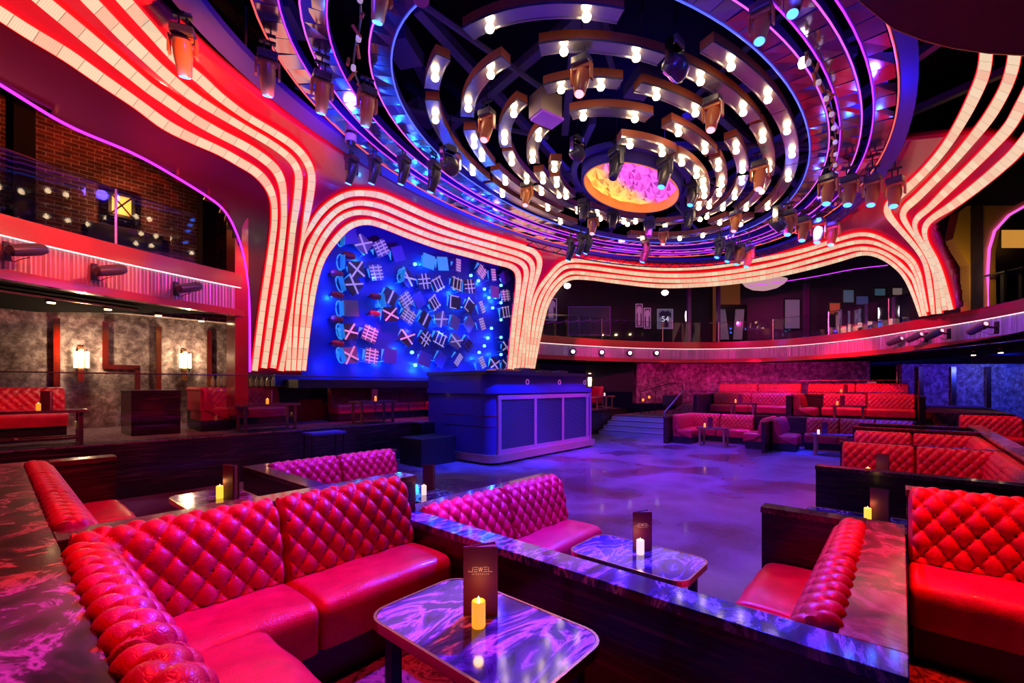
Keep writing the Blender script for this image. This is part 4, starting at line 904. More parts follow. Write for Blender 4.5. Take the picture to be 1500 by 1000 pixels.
# ================================================================ CEILING RIG
CZ = 4.5; ASP = 1.755
def ring(ru, rv, z, th0, th1, n): return [(EC[0] + .05 + ru * math.cos(math.radians(th0 + (th1 - th0) * i / n)), EC[1] - .02 + rv * math.sin(math.radians(th0 + (th1 - th0) * i / n)), z) for i in range(n + 1)]
NM = ['innermost', 'middle', 'outer']
for q, (ru, rv, wd) in enumerate([(5.72, 3.2, .30), (6.6, 3.65, .30), (7.15, 4.1, .30)]):
    r = thing('mirror_ring', '%s of the three oval mirrored ceiling rings' % NM[q], 'ceiling ring', (0, 0, 0), 0, 'oval mirrored ceiling rings')
    n = 110
    pts = ring(ru, rv, 6.30, 0, 360, n)[:-1]
    m = MB(); m.sweep(pts, [(-wd / 2, 0), (wd / 2, 0), (wd / 2, .14), (-wd / 2, .14)], closed=True); m.build('body', BLUEP, r)
    m = MB()
    vs = ring(ru, rv, 6.292, 0, 360, n)
    for i in range(n):
        a, b = Vector(vs[i]), Vector(vs[i + 1]); t = (b - a).normalized(); s = t.cross(Vector((0, 0, 1))); w_ = wd / 2 - .025
        tilt = R.uniform(-.02, .02); A, B_ = a.lerp(b, .03), b.lerp(a, .03); k = Vector((0, 0, tilt))
        m.add([A - s * w_, A + s * w_ + k, B_ + s * w_ + k * R.uniform(-1, 1), B_ - s * w_], [(0, 1, 2, 3)])
    m.build('mirror_segments', MIRROR, r)
    for s_, mm in ((-1, BLUELED if q < 1 else PURLED), (1, PINKLED if q < 2 else mat('red_neon', (.4, .05, .02), .4, em=(1, .12, .08), es=1.2))):
        MB().tube(ring(ru + s_ * wd / 2, rv + s_ * wd / 2, 6.285, 0, 360, n)[:-1], .012, 5, True).build('edge_light', mm, r)
r = thing('ceiling_ring', 'plain blue outermost oval ring at the edge of the ceiling opening', 'ceiling ring', (0, 0, 0))
m = MB(); m.sweep(ring(8.35, 4.3, 6.3, 0, 360, 120)[:-1], [(-.17, 0), (.17, 0), (.17, .1), (-.17, .1)], closed=True); m.build('body', BLUEP, r)
# lamp rings
LAMPS = [(717,33),(860,20),(826,68),(932,79),(636,106),(641,171),(719,103),(687,153),(699,209),(822,125),(881,123),(961,137),(753,161),(739,202),(751,234),(859,172),(930,177),(988,196),(793,199),(786,231),(798,261),(923,209),(969,221),(997,235),(711,228),(702,249),(746,263),(741,281),(774,261),(796,278),(819,245),(826,267),(822,282),(840,283),(808,300),(847,306),(823,321),(879,306),(879,318),(914,321),(931,321),(1026,113),(1069,93),(1123,141),(1087,160),(1153,187),(1116,200),(1017,162),(1161,222),(1079,216),(1028,218),(1022,252),(1052,242),(1093,245),(1128,244),(1158,258),(1031,268),(1059,267),(1093,263),(1120,277),(1058,281),(1085,287),(1032,283),(1027,301),(1046,301),(1068,305),(1099,304),(1129,302),(1031,312),(1032,322),(1057,325),(1088,327),(996,347),(1030,343),(977,331),(941,346),(919,328)]
RG = [(4.15, 1.27), (4.35, 1.58), (4.45, 1.95), (4.48, 2.40), (4.48, 2.78)]
mem = {i: [] for i in range(5)}
for x, y in LAMPS:
    best = None
    for i, (d, s) in enumerate(RG):
        p = at_z(x, y, EYE + d); du, dv = p[0] - 8.85, p[1] - 4.28
        sd = math.hypot(du / ASP, dv); e = abs(sd - s)
        if best is None or e < best[0]: best = (e, i, math.atan2(dv, du / ASP))
    mem[best[1]].append(best[2])
CH = mat('silver_channel', (.6, .58, .6), .25, metal=.8); CHB = mat('orange_channel_side', (.45, .12, .05), .45)
for i, (d, s) in enumerate(RG):
    r = thing('lamp_ring', '%s of the five oval rings of starry ceiling lamps' % ['innermost', 'second', 'third', 'fourth', 'outermost'][i], 'ceiling light', (8.85, 4.28, EYE + d), 0, 'oval rings of ceiling lamps')
    an = sorted(mem[i]); segs = []; k = 0
    while k < len(an):      # two lamps to a channel where they sit close together
        if k + 1 < len(an) and an[k + 1] - an[k] < .6: segs.append(an[k:k + 2]); k += 2
        else: segs.append([an[k]]); k += 1
    for sg in segs:
        a0, a1 = sg[0] - .12, sg[-1] + .12
        n = 12; pts = [Vector((ASP * s * math.cos(a0 + (a1 - a0) * j / n), s * math.sin(a0 + (a1 - a0) * j / n), 0)) for j in range(n + 1)]
        m = MB(); m.sweep(pts, [(-.11, .02), (-.11, -.012), (-.095, -.012), (-.095, 0), (.095, 0), (.095, -.012), (.11, -.012), (.11, .02)]); ch = m.build('channel_segment', CH, r)
        m = MB(); m.sweep(pts, [(-.105, .02), (.105, .02), (.105, .14), (-.105, .14)]); m.build('side_skin', CHB, ch)
        for a in sg:
            c = (ASP * s * math.cos(a), s * math.sin(a), -.07)
            m = MB(); m.lathe([(.004, -.05), (.045, -.03), (.058, 0), (.045, .035), (.02, .07)], 10, c); m.build('bulb', BULB, ch, True)
# faceted medallion
MC = (8.85, 4.28, EYE + 4.17); r = thing('ceiling_medallion', 'oval faceted medallion glowing yellow and magenta in the middle of the ceiling', 'ceiling light', MC)
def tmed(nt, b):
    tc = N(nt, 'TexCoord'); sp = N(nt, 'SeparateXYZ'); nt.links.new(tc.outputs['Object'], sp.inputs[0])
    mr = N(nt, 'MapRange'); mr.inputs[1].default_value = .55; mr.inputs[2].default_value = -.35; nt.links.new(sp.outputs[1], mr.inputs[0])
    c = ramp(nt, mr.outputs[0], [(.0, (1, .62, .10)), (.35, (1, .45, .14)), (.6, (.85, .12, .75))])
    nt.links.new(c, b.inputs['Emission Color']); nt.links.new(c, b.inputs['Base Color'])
    g = N(nt, 'NewGeometry'); vm = N(nt, 'VectorMath', operation='DOT_PRODUCT'); vm.inputs[1].default_value = (-.35, -.5, -.79); nt.links.new(g.outputs['True Normal'], vm.inputs[0])  # facet shading is put into the emission by the way each faces
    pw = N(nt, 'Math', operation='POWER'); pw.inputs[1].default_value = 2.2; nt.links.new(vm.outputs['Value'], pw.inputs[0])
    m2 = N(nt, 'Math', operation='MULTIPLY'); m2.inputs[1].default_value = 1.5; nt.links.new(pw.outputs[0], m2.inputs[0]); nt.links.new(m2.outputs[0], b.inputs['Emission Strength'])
MED = mat('medallion_facets', (.9, .5, .3), .35, em=(1, .4, .3), es=.8)
MEDY = mat('medallion_facets_amber', (1, .55, .2), .35, em=(1, .50, .10), es=.95); MEDM = mat('medallion_facets_magenta', (.8, .2, .7), .35, em=(.75, .10, .75), es=.75)
ru_, rv_ = 1.42, .80
m = MB(); RN = 5; rings_ = []
vid = [(0, 0, .08)]; idx = [[0]]
for k in range(1, RN + 1):
    n = 12; row = []
    for j in range(n):
        a = 2 * PI * (j + (k % 2) * .5) / n; rr = k / RN * (1 if k < RN else 1); row.append(len(vid)); vid.append((ru_ * rr * math.cos(a), rv_ * rr * math.sin(a), (.16 if k == RN else (.08 if k % 2 else .16))))
    idx.append(row)
for k in range(1, RN + 1):
    n = 12
    for j in range(n):
        if k == 1: tris = [(0, idx[1][j], idx[1][(j + 1) % n])]
        else:
            o_, p_ = idx[k], idx[k - 1]; s_ = 1 if k % 2 else 0
            tris = [(o_[j], p_[j], o_[(j + 1) % n]) if k % 2 == 0 else (p_[j], o_[j], p_[(j + 1) % n]), (p_[j], p_[(j + 1) % n], o_[(j + 1) % n]) if k % 2 == 0 else (o_[j], o_[(j + 1) % n], p_[(j + 1) % n])]
        for t in tris:   # each triangle raised to a little pyramid
            A_, B_, C_ = (Vector(vid[i]) for i in t); c = (A_ + B_ + C_) / 3 + Vector((0, 0, -.07)); m.add([A_, B_, C_, c], [(0, 1, 3), (1, 2, 3), (2, 0, 3)])
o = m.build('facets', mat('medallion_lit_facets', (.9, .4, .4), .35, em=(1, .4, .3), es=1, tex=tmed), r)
import bmesh
bm_ = bmesh.new(); bm_.from_mesh(o.data)
for f in bm_.faces:
    if f.normal.z > 0: f.normal_flip()
bm_.to_mesh(o.data); bm_.free()
m = MB(); m.sweep([(ru_ * math.cos(2 * PI * j / 60), rv_ * math.sin(2 * PI * j / 60), 0) for j in range(60)], [(-.012, -.06), (.012, -.06), (.012, .24), (-.012, .24)], closed=True)
m.build('orange_rim', mat('medallion_rim', (.9, .4, .12), .4, em=(1, .28, .05), es=.55), r)
m = MB(); m.sweep([((ru_ + .04) * math.cos(2 * PI * j / 60), (rv_ + .04) * math.sin(2 * PI * j / 60), 0) for j in range(60)], [(-.02, -.055), (.02, -.055), (.02, .3), (-.02, .3)], closed=True); m.sweep([((ru_ + .22) * math.cos(2 * PI * j / 60), (rv_ + .2) * math.sin(2 * PI * j / 60), .1) for j in range(60)], [(-.05, 0), (.05, 0), (.05, .1), (-.05, .1)], closed=True); m.build('outer_hoop', BLUEP, r)
# dark beams, ducts and boxes above the rings
STEEL = mat('blue_steel', (.10, .10, .26), .45)
k = 0
for i in range(15):
    a = R.uniform(0, PI); c = Vector((R.uniform(4, 14), R.uniform(1.5, 7.2), R.uniform(6.9, 7.6))); l = R.uniform(1.5, 4)
    d = Vector((math.cos(a), math.sin(a), 0)) * l
    m = MB(); m.sweep([-d, d], [(-.07, -.07), (.07, -.07), (.07, .07), (-.07, .07)]); o = m.build('ceiling_beam', STEEL); o.location = c; o['kind'] = 'structure'
for i in range(9):
    a = 2 * PI * i / 9 + .2
    p0 = (8.85 + 2.4 * math.cos(a), 4.28 + 1.4 * math.sin(a), 6.75); p1 = (8.85 + 8.4 * math.cos(a), 4.28 + 4.4 * math.sin(a), 6.75)
    o = MB().tube([p0, p1], .045, 6).build('ceiling_beam', STEEL); o['kind'] = 'structure'
for i, (x, y) in enumerate([(590, 80), (360, 122), (620, 175), (870, 40), (940, 130), (1290, 170), (415, 35)]):
    p = at_z(x, y, 6.9); o = thing('air_vent', ['vent panel above the left mirrored rings', 'small lit hatch by the left cream bands', 'slim hatch beside the outer lamp ring', 'box high above the outer lamp ring', 'box above the fourth lamp ring', 'brass-ribbed vent inside the right mirrored rings', 'vent panel near the top left rings'][i], 'vent')
    MB().box(-.3, .3, -.2, .2, 0, .22).build('housing', STEEL, o); MB().tube([(0, 0, .2), (0, 0, 1.29)], .02, 5).build('hanger_rod', STEEL, o)
    o.location = p; o.rotation_euler = (0, 0, R.uniform(0, 1.5))

# ---------------------------------------------------------------- moving head lights
ORF = mat('amber_lit_shell', (.72, .24, .06), .35, coat=.3)  # amber light on the fixture shells is put into this colour
def mover(lens, shell, name='moving_head_light'):
    r = thing(name, 'x', 'stage light', (0, 0, 0), 0, 'moving head lights under the ceiling')
    MB().box(-.15, .15, -.12, .12, -.13, 0).build('base', FIX, r, bevel=.02)
    m = MB(); m.tube([(-.05, 0, 0), (-.05, 0, .18)], .015, 6); m.tube([(.05, 0, 0), (.05, 0, .18)], .015, 6); m.box(-.12, .12, -.03, .03, .16, .2); m.build('clamp', DARK, r)
    y = MB(); y.box(-.14, .14, -.05, .05, -.19, -.13)
    for s in (-1, 1): y.prism([(s * .15, -.05), (s * .15 + s * .035, -.05), (s * .15 + s * .035, .05), (s * .15, .05)][::s], -.40, -.13)
    yo = y.build('yoke', shell, r, bevel=.01)
    h = MB(); h.lathe([(.06, .20), (.11, .17), (.125, .05), (.12, -.05), (.10, -.20), (.095, -.27), (.08, -.30)], 18)
    X = Matrix.Translation((0, 0, -.36)) @ Matrix.Rotation(.35, 4, 'X'); h.xf(X); ho = h.build('head', shell, r, True)
    MB().lathe([(.0, -.315), (.07, -.308), (.078, -.295)], 16, caps=False).xf(X).build('lens', lens, ho, True)
    return r
def blinder():
    r = thing('blinder_light', 'x', 'stage light', (0, 0, 0), 0, 'round twin lens lights under the ceiling')
    MB().box(-.12, .12, -.08, .08, -.12, 0).build('base', FIX, r, bevel=.02)
    m = MB(); 
    for s in (-1, 1): m.box(s * .2 - .02, s * .2 + .02, -.05, .05, -.4, -.08)
    m.box(-.2, .2, -.05, .05, -.12, -.08); m.build('yoke', CHROME, r)
    X = Matrix.Translation((0, 0, -.38)) @ Matrix.Rotation(.9, 4, 'X')
    MB().lathe([(.05, .15), (.15, .1), (.19, 0), (.18, -.08), (.15, -.12)], 20).xf(X).build('head', FIX, r, True)
    for x, y_, q in ((-.075, .0, .055), (.075, .0, .055), (0, .09, .035)): MB().lathe([(q * .6, -.14), (q, -.135), (q, -.11)], 14, (x, y_, 0)).xf(X).build('lens', mat('magenta_glass', (.5, .1, .4), .1, em=(.5, .06, .5), es=.8), r)
    return r
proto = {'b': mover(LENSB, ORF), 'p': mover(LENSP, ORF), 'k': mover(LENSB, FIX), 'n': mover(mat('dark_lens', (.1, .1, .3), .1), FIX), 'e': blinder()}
used = set()
HEADS = [ # x, y of the clamp, mounting height, kind, scale, heading, label
 (268, 42, 6.1, 'b', 1.15, .4, 'amber-lit moving head with blue lens in front of the cream bands at upper left'),
 (392, 78, 6.1, 'b', 1.1, .5, 'second blue-lens moving head from the left beside the cream bands'),
 (472, 108, 6.1, 'b', 1.1, .6, 'third blue-lens moving head from the left against the pink ring'),
 (538, 130, 6.1, 'b', 1.1, .7, 'blue-lens moving head between the two left mirrored rings'),
 (557, -38, 6.1, 'b', 1.0, .7, 'blue-lens moving head cut by the top edge over the left mirrored ring'),
 (515, 229, 6.2, 'k', 1.1, 1.2, 'dark moving head above the crest of the stage arch, first of a row'),
 (549, 229, 6.2, 'k', 1.1, 1.2, 'dark moving head above the stage arch, second of a row'),
 (592, 230, 6.2, 'k', 1.1, 1.2, 'dark moving head above the stage arch, third of a row'),
 (636, 238, 6.1, 'k', 1.2, 1.2, 'tall dark moving head above the falling side of the stage arch'),
 (852, 85, 6.2, 'p', 1.15, 2.6, 'large amber-lit moving head with pink lens hanging high above the medallion'),
 (713, 162, 6.2, 'p', 1.1, 2.6, 'amber-lit moving head with pink lens inside the left side of the lamp rings'),
 (772, 268, 6.2, 'p', 1.1, 2.6, 'moving head with pink lens over the falling edge of the mirrored rings'),
 (660, 214, 6.1, 'e', 1.3, .8, 'twin-eyed round light at the lower left of the lamp rings'),
 (846, 200, 6.2, 'e', 1.1, .8, 'small twin-eyed round light left of the medallion'),
 (990, 58, 6.2, 'e', 1.3, .8, 'large twin-eyed round light above the right half of the lamp rings'),
 (1140, 302, 6.0, 'e', 1.5, .8, 'twin-eyed round light at the lower right end of the lamp rings'),
 (1044, 143, 6.2, 'p', 1.15, 2.4, 'amber-lit moving head with pink lens among the right lamp rings'),
 (1113, 236, 6.2, 'p', 1.25, 2.4, 'orange-lit moving head crossing the right side of the outer lamp rings'),
 (903, 217, 6.0, 'n', 1.2, 2.0, 'moving head hanging in front of the medallion, left one'),
 (974, 231, 6.0, 'k', 1.2, 2.0, 'moving head hanging in front of the medallion, right one'),
 (855, 292, 6.1, 'n', 1.1, 2.6, 'dark moving head just below the left rim of the medallion'),
 (869, 314, 6.1, 'p', 1.1, 2.6, 'moving head with glassy shell below the left rim of the medallion'),
 (898, 305, 6.1, 'n', 1.1, 2.6, 'moving head directly below the medallion, upper one'),
 (951, 318, 6.1, 'n', 1.1, 2.6, 'dark moving head below the right part of the medallion'),
 (972, 334, 6.1, 'p', 1.0, 2.6, 'pink-lens moving head below the right part of the medallion'),
 (1015, 266, 6.1, 'k', 1.1, 2.0, 'moving head beside the right rim of the medallion'),
 (1010, 304, 6.1, 'n', 1.1, 2.0, 'moving head under the right rim of the medallion'),
 (1078, 309, 6.1, 'p', 1.1, 2.0, 'moving head below the right lamp rings'),
 (1115, 6, 6.1, 'b', 1.0, 2.4, 'orange-lit moving head with bright blue lens on the right mirrored ring'),
 (1163, -38, 6.1, 'b', 1.0, 2.4, 'orange-lit moving head with blue lens cut by the top edge at right'),
 (1213, 256, 6.0, 'b', 1.3, 2.2, 'orange-lit moving head low on the right rings, first of four'),
 (1244, 258, 6.0, 'b', 1.3, 2.2, 'orange-lit moving head low on the right rings, second of four'),
 (1278, 258, 6.0, 'b', 1.3, 2.2, 'orange-lit moving head low on the right rings, third of four'),
 (1311, 260, 6.0, 'b', 1.3, 2.2, 'orange-lit moving head touching the right cream bands, last of four'),
 (1156, 308, 6.0, 'b', 1.3, 2.2, 'moving head under the rings where the rear band begins to rise, first of four'),
 (1177, 318, 6.0, 'b', 1.3, 2.2, 'moving head under the rings where the rear band begins to rise, second of four'),
 (1199, 321, 6.0, 'b', 1.3, 2.2, 'moving head under the rings where the rear band begins to rise, third of four'),
 (1219, 325, 6.0, 'b', 1.3, 2.2, 'moving head under the rings where the rear band begins to rise, last of four'),
 (946, 352, 5.9, 'k', 1.3, 1.2, 'tall dark moving head hanging across the middle of the rear light bands'),
 (1054, 348, 5.9, 'k', 1.2, 1.8, 'dark moving head on the rear rings, first of a cluster of four'),
 (1069, 354, 5.8, 'k', 1.2, 1.8, 'dark moving head on the rear rings, second of a cluster of four'),
 (1083, 358, 5.7, 'b', 1.2, 1.8, 'amber-lit moving head on the rear rings, third of a cluster of four'),
 (1097, 362, 5.7, 'b', 1.2, 1.8, 'amber-lit moving head on the rear rings, last of a cluster of four'),
 (836, 352, 5.9, 'k', 1.2, 1.2, 'dark moving head before the crest of the rear light bands, first of three'),
 (851, 344, 6.0, 'k', 1.2, 1.2, 'dark moving head before the crest of the rear light bands, second of three'),
 (862, 342, 6.1, 'k', 1.2, 1.2, 'dark moving head with bright blue lens by the crest of the rear light bands')]
for x, y, z, kd, sc, rz, lb in HEADS:
    p = at_z(x, y, z)
    if kd not in used: o = proto[kd]; used.add(kd)
    else: o = dup(proto[kd], p)
    o.location = p; o.rotation_euler = (0, 0, rz + FACE); sc *= .72; o.scale = (sc,) * 3; o['label'] = lb
    m = MB().tube([(0, 0, .19), (0, 0, max(.25, (6.75 - z) / sc))], .012, 5).build('hanging_pipe', DARK, o)
    if kd == 'b' and R.random() < 2: point((p[0], p[1], p[2] - .75 * sc), (.03, .12, 1), 4, .05)
# added spots in mid-air that light the rig and vault from below
for a in [((1.5, 5.0, 2.6), (4.5, 6.2, 6.2), ORG, 220, 50), ((6.2, 1.2, 3.2), (8.6, 2.4, 6.2), ORG, 260, 60), ((15.5, 1.5, 3.4), (13.2, 2.4, 6), ORG, 260, 50),
          ((2.2, 5.2, 3.6), (1.2, 8.2, 6.3), ORG, 3400, 56), ((3.2, 5.8, 3.4), (3.0, 8.8, 6.2), RED, 2600, 50), ((7.5, 6.6, 3.4), (7.2, 9.2, 6.2), BLUE, 2600, 80), ((11.5, 6.6, 3.4), (11.8, 9.2, 6.2), (.5, .01, .8), 1600, 70), ((12.4, 2.2, 3.4), (14.2, .3, 6.3), RED, 1400, 50), ((12, 5.5, 3.4), (14, 8, 6.4), MAG, 450, 90), ((10.5, .2, 3.0), (11, -1.2, 6), MAG, 420, 80), ((15, .5, 3.6), (17.3, 0, 6), PUR, 350, 80)]:
    spot(*a[:4], a[4])
# ring-light ring of blue light among the rings
for th in range(0, 360, 45): point((8.85 + 6.9 * math.cos(math.radians(th)), 4.28 + 3.9 * math.sin(math.radians(th)), 5.95), (.06, .03, 1), 40, .1)
point((8.85, 4.28, 7.2), (.06, .02, 1), 120, .2)
# fixtures: projector, speaker drum, dome camera, strings of small lamps
p = at_z(799, 168, 6.2); r = thing('projector', 'boxy projector with lit purple underside left of the medallion', 'projector', p, .6 + FACE)
MB().box(-.22, .22, -.16, .16, -.06, .3).build('case', BULK, r, bevel=.01); MB().box(-.2, .24, -.18, .14, -.1, -.06).build('underside', mat('purple_plate', (.35, .1, .6), .4, em=(.25, .03, .5), es=.5), r)
p = at_z(617, 2, 6.2); r = thing('ceiling_speaker', 'small pink drum hanging at the top left inside the mirrored ring', 'speaker', p); MB().lathe([(.09, 0), (.09, .2)], 16).build('drum', mat('pink_drum', (.6, .1, .25), .4), r, True); MB().tube([(0, 0, .2), (0, 0, .6)], .01, 5).build('stem', DARK, r)
p = at_z(514, 208, 6.15); r = thing('dome_camera', 'pink dome camera hanging near the crest of the stage arch', 'camera', p); MB().lathe([(.07, .14), (.10, .12), (.10, 0)], 16).build('housing', mat('pink_white', (.8, .5, .6), .3), r, True); MB().lathe([(.01, -.09), (.06, -.07), (.085, 0)], 14).build('dome', BLACK, r, True)
def lampstring(pts, lb):
    P_ = [Vector(at_z(x, y, 6.1)) for x, y in pts]; r = thing('light_string', lb, 'light string', P_[0], 0)
    c = spline([p - P_[0] for p in P_], .12); MB().tube(c, .014, 5).build('cable', DARK, r)
    for i, p in enumerate(c): 
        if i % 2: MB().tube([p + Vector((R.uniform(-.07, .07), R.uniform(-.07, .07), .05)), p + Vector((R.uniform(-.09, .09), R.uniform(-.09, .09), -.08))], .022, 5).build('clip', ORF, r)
    for i, p in enumerate(c):
        if i % 4 == 1: MB().lathe([(.03, -.03), (.035, 0), (.03, .03)], 8, tuple(p + Vector((0, 0, -.08)))).build('lamp', mat('pearl_lamp', (.8, .7, .75), .3, em=(.6, .45, .55), es=.5), r)
lampstring([(527, -30), (528, 32), (522, 60), (518, 100), (530, 130)], 'string of small pearly lamps beside the left mirrored rings')
lampstring([(1180, 75), (1205, 125), (1218, 160), (1224, 215), (1222, 250)], 'string of small pearly lamps between the right mirrored rings')
p = at_z(1176, 92, 6.1); tag(MB().lathe([(.05, -.05), (.06, 0), (.04, .06)], 10, p).build('pin_spot', LENSW), 'small bright pink pin light between the right mirrored rings', 'light')
# rear truss under the rings
r = thing('ceiling_truss', 'curved truss of thin bars below the rear lamp rings', 'truss', (0, 0, 0)); m = MB()
for dz in (0, .3): m.tube(ring(7.6, 4.25, 5.98 + dz * .6, -62, 78, 60), .022, 5)
m.build('chords', DARK, r); m = MB(); q = ring(7.6, 4.25, 5.98, -62, 78, 60)
for i in range(0, 60, 2): m.tube([q[i], (q[i + 1][0], q[i + 1][1], 6.16)], .012, 4); m.tube([(q[i + 1][0], q[i + 1][1], 6.16), q[min(60, i + 2)]], .012, 4)
m.build('lattice', DARK, r)

# ---------------------------------------------------------------- spotlights on the balcony fronts
def can(p, rz, lb, s=1.0, lens=LENSP):
    r = thing('balcony_spotlight', lb, 'stage light', p, rz, 'spotlights on the balcony fronts'); r.scale = (s,) * 3
    MB().box(-.06, .06, -.02, .02, -.18, .18).build('wall_bracket', BLACK, r)
    m = MB(); m.tube([(0, 0, 0), (0, -.32, .04)], .03, 8); m.box(-.05, .05, -.5, -.3, -.04, .09); m.build('arm', BLACK, r)
    X = Matrix.Translation((0, -.5, .0)) @ Matrix.Rotation(1.25, 4, 'Y')
    MB().lathe([(.07, -.3), (.11, -.26), (.12, -.05), (.12, .2), (.09, .30)], 18).xf(X).build('head', FIX, r, True)
    MB().lathe([(.0, .305), (.085, .298)], 14, caps=False).xf(X).build('lens', lens, r, True)
    m = MB(); m.tube(spline([(0, -.05, -.05), (.02, -.12, -.2), (.05, -.3, -.15), (.08, -.45, -.12)], .04), .008, 5); m.build('cable', BLACK, r)
    return r
for q, (x, y) in enumerate([(10, 368), (138, 398), (258, 423)]):
    d = ray(x, y); Y = 2.0
    while rho(d[0] * Y, d[1] * Y) < .995: Y += .02
    p = Vector((d[0] * Y, d[1] * Y, EYE + d[2] * Y)); n = math.atan2(EC[1] - p.y, (EC[0] - p.x) * .3)
    can(p, n + PI / 2, ['black spotlight on the left balcony front nearest the frame edge', 'black spotlight in the middle of the left balcony front', 'black spotlight near the curved end of the left balcony front'][q], .68)
for q, (x, y) in enumerate([(1326, 500), (1357, 494), (1390, 489), (1460, 480)]):
    d = ray(x, y); Y = 5.0
    while rho(d[0] * Y, d[1] * Y) < 1.02: Y += .02
    p = Vector((d[0] * Y, d[1] * Y, EYE + d[2] * Y)); can(p, math.atan2(EC[1] - p.y, (EC[0] - p.x) * .3) + PI / 2 + .3, '%s black spotlight on the right balcony front below the light column' % ['first', 'second', 'third', 'last'][q], .75)
for q, (x, y) in enumerate([(839, 515), (881, 516), (922, 517), (961, 517)]):
    d = ray(x, y); Y = 10.0
    while rho(d[0] * Y, d[1] * Y) < .995: Y += .02
    p = (d[0] * Y, d[1] * Y, EYE + d[2] * Y); r = thing('round_spotlight', '%s small round lit spotlight on the rear balcony front' % ['first', 'second', 'third', 'fourth'][q], 'stage light', p, FACE, 'round spotlights on the rear balcony')
    MB().lathe([(.12, -.1), (.13, .1)], 14).xf(Matrix.Rotation(H, 4, 'X')).build('housing', BLACK, r, True); MB().lathe([(.075, .10), (.07, .13)], 12).xf(Matrix.Rotation(H, 4, 'X')).build('lens', LENSW, r)

# ================================================================ REAR GALLERY CONTENTS
def hang(x, y, Y, w, h, name, lb, cat, m, frame=None, grp=None, extra=None, rz=0):
    p = at_depth(x, y, Y); r = thing(name, lb, cat, p, FACE + rz, grp); s = Y / FPX; w *= s; h *= s
    MB().box(-w / 2, w / 2, -.02, .0, -h / 2, h / 2).build('panel', m, r)
    if frame:
        b = MB(); t = .035
        b.box(-w / 2 - t, w / 2 + t, -.05, .01, h / 2, h / 2 + t); b.box(-w / 2 - t, w / 2 + t, -.05, .01, -h / 2 - t, -h / 2)
        for q in (-1, 1): b.box(q * (w / 2 + t / 2) - t / 2, q * (w / 2 + t / 2) + t / 2, -.05, .01, -h / 2, h / 2)
        b.build('frame', frame, r)
    if extra: extra(r, w, h)
    return r
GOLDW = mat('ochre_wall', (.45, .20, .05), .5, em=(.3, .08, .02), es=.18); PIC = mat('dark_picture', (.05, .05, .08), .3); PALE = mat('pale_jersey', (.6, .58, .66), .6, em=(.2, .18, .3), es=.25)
def jersey(num):
    def f(r, w, h):
        k = .84; m = MB(); m.prism([(-.28 * w * k, -.45 * h), (.28 * w * k, -.45 * h), (.28 * w * k, .18 * h), (.48 * w * k, .05 * h), (.5 * w * k, .3 * h), (.22 * w * k, .45 * h), (0, .38 * h), (-.22 * w * k, .45 * h), (-.5 * w * k, .3 * h), (-.48 * w * k, .05 * h), (-.28 * w * k, .18 * h)], 0, .015)
        m.xf(Matrix.Translation((0, -.022, 0)) @ Matrix.Rotation(H, 4, 'X')); m.build('jersey', PALE if not num else mat('dark_jersey', (.06, .05, .12), .6), r)
        if num:
            c = bpy.data.curves.new('number', 'FONT'); c.body = num; c.size = h * .42; c.align_x = 'CENTER'; c.align_y = 'CENTER'; c.extrude = .004; c.materials.append(mat('white_print', (.9, .9, .95), .5, em=(.7, .7, .85), es=.7))
            o = text_mesh('number', c); o.parent = r; o.location = (0, -.045, -.02); o.rotation_euler = (H, 0, 0)
    return f
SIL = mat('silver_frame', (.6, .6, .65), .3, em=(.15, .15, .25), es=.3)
GD = 21.5
hang(807, 453, 19.5, 15, 30, 'framed_jersey', 'framed pale jersey beside the foot of the rear arch', 'framed jersey', PIC, SIL, 'framed jerseys in the rear gallery', jersey(''))
hang(936, 462, GD, 8, 32, 'framed_jersey', 'first of two narrow framed jerseys left of the jersey reading 54', 'framed jersey', PIC, SIL, 'framed jerseys in the rear gallery', jersey(''))
hang(948, 466, GD, 8, 28, 'framed_jersey', 'second of two narrow framed jerseys left of the jersey reading 54', 'framed jersey', PIC, SIL, 'framed jerseys in the rear gallery', jersey(''))
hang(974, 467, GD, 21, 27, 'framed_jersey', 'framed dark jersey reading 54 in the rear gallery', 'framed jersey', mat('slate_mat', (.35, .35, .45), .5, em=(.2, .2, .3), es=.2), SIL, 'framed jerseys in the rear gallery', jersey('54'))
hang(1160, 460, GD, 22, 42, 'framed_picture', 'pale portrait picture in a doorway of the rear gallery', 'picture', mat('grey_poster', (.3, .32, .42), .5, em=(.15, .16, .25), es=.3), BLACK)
hang(863, 470, 20.0, 60, 40, 'television', 'large dark screen in the rear gallery', 'television', BLACK, mat('violet_frame', (.15, .05, .3), .4))
hang(835, 445, 21.5, 36, 55, 'brick_pillar', 'dim brick pier behind the rear gallery screen', 'pillar', BRICK)
hang(1075, 455, 23, 62, 90, 'doorway_surround', 'ochre-lit wall around the curtained doorway in the rear gallery', 'doorway', GOLDW)
hang(1072, 474, 22.7, 44, 56, 'door_opening', 'dark curtained opening in the ochre wall', 'opening', BLACK)
for q, (x, a) in enumerate([(1056, .16), (1084, -.1)]):
    p = at_depth(x, 475, 22.4); r = thing('curtain', ['beaded grey curtain slanting on the left of the opening', 'beaded grey curtain on the right of the opening'][q], 'curtain', p, FACE, 'curtains in the rear gallery')
    m = MB(); m.grid(lambda i, j: (-.22 + .44 * i / 24 + a * (1 - j / 6) * (1.2), .05 * math.sin(i * 1.6), -.75 + 1.5 * j / 6), 24, 6)
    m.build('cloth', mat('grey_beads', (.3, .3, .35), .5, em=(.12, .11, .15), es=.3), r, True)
r = thing('pendant_lamp', 'large pale shell-shaped pendant under the rear light arch', 'lamp', at_depth(1120, 416, 20.5)); m = MB()
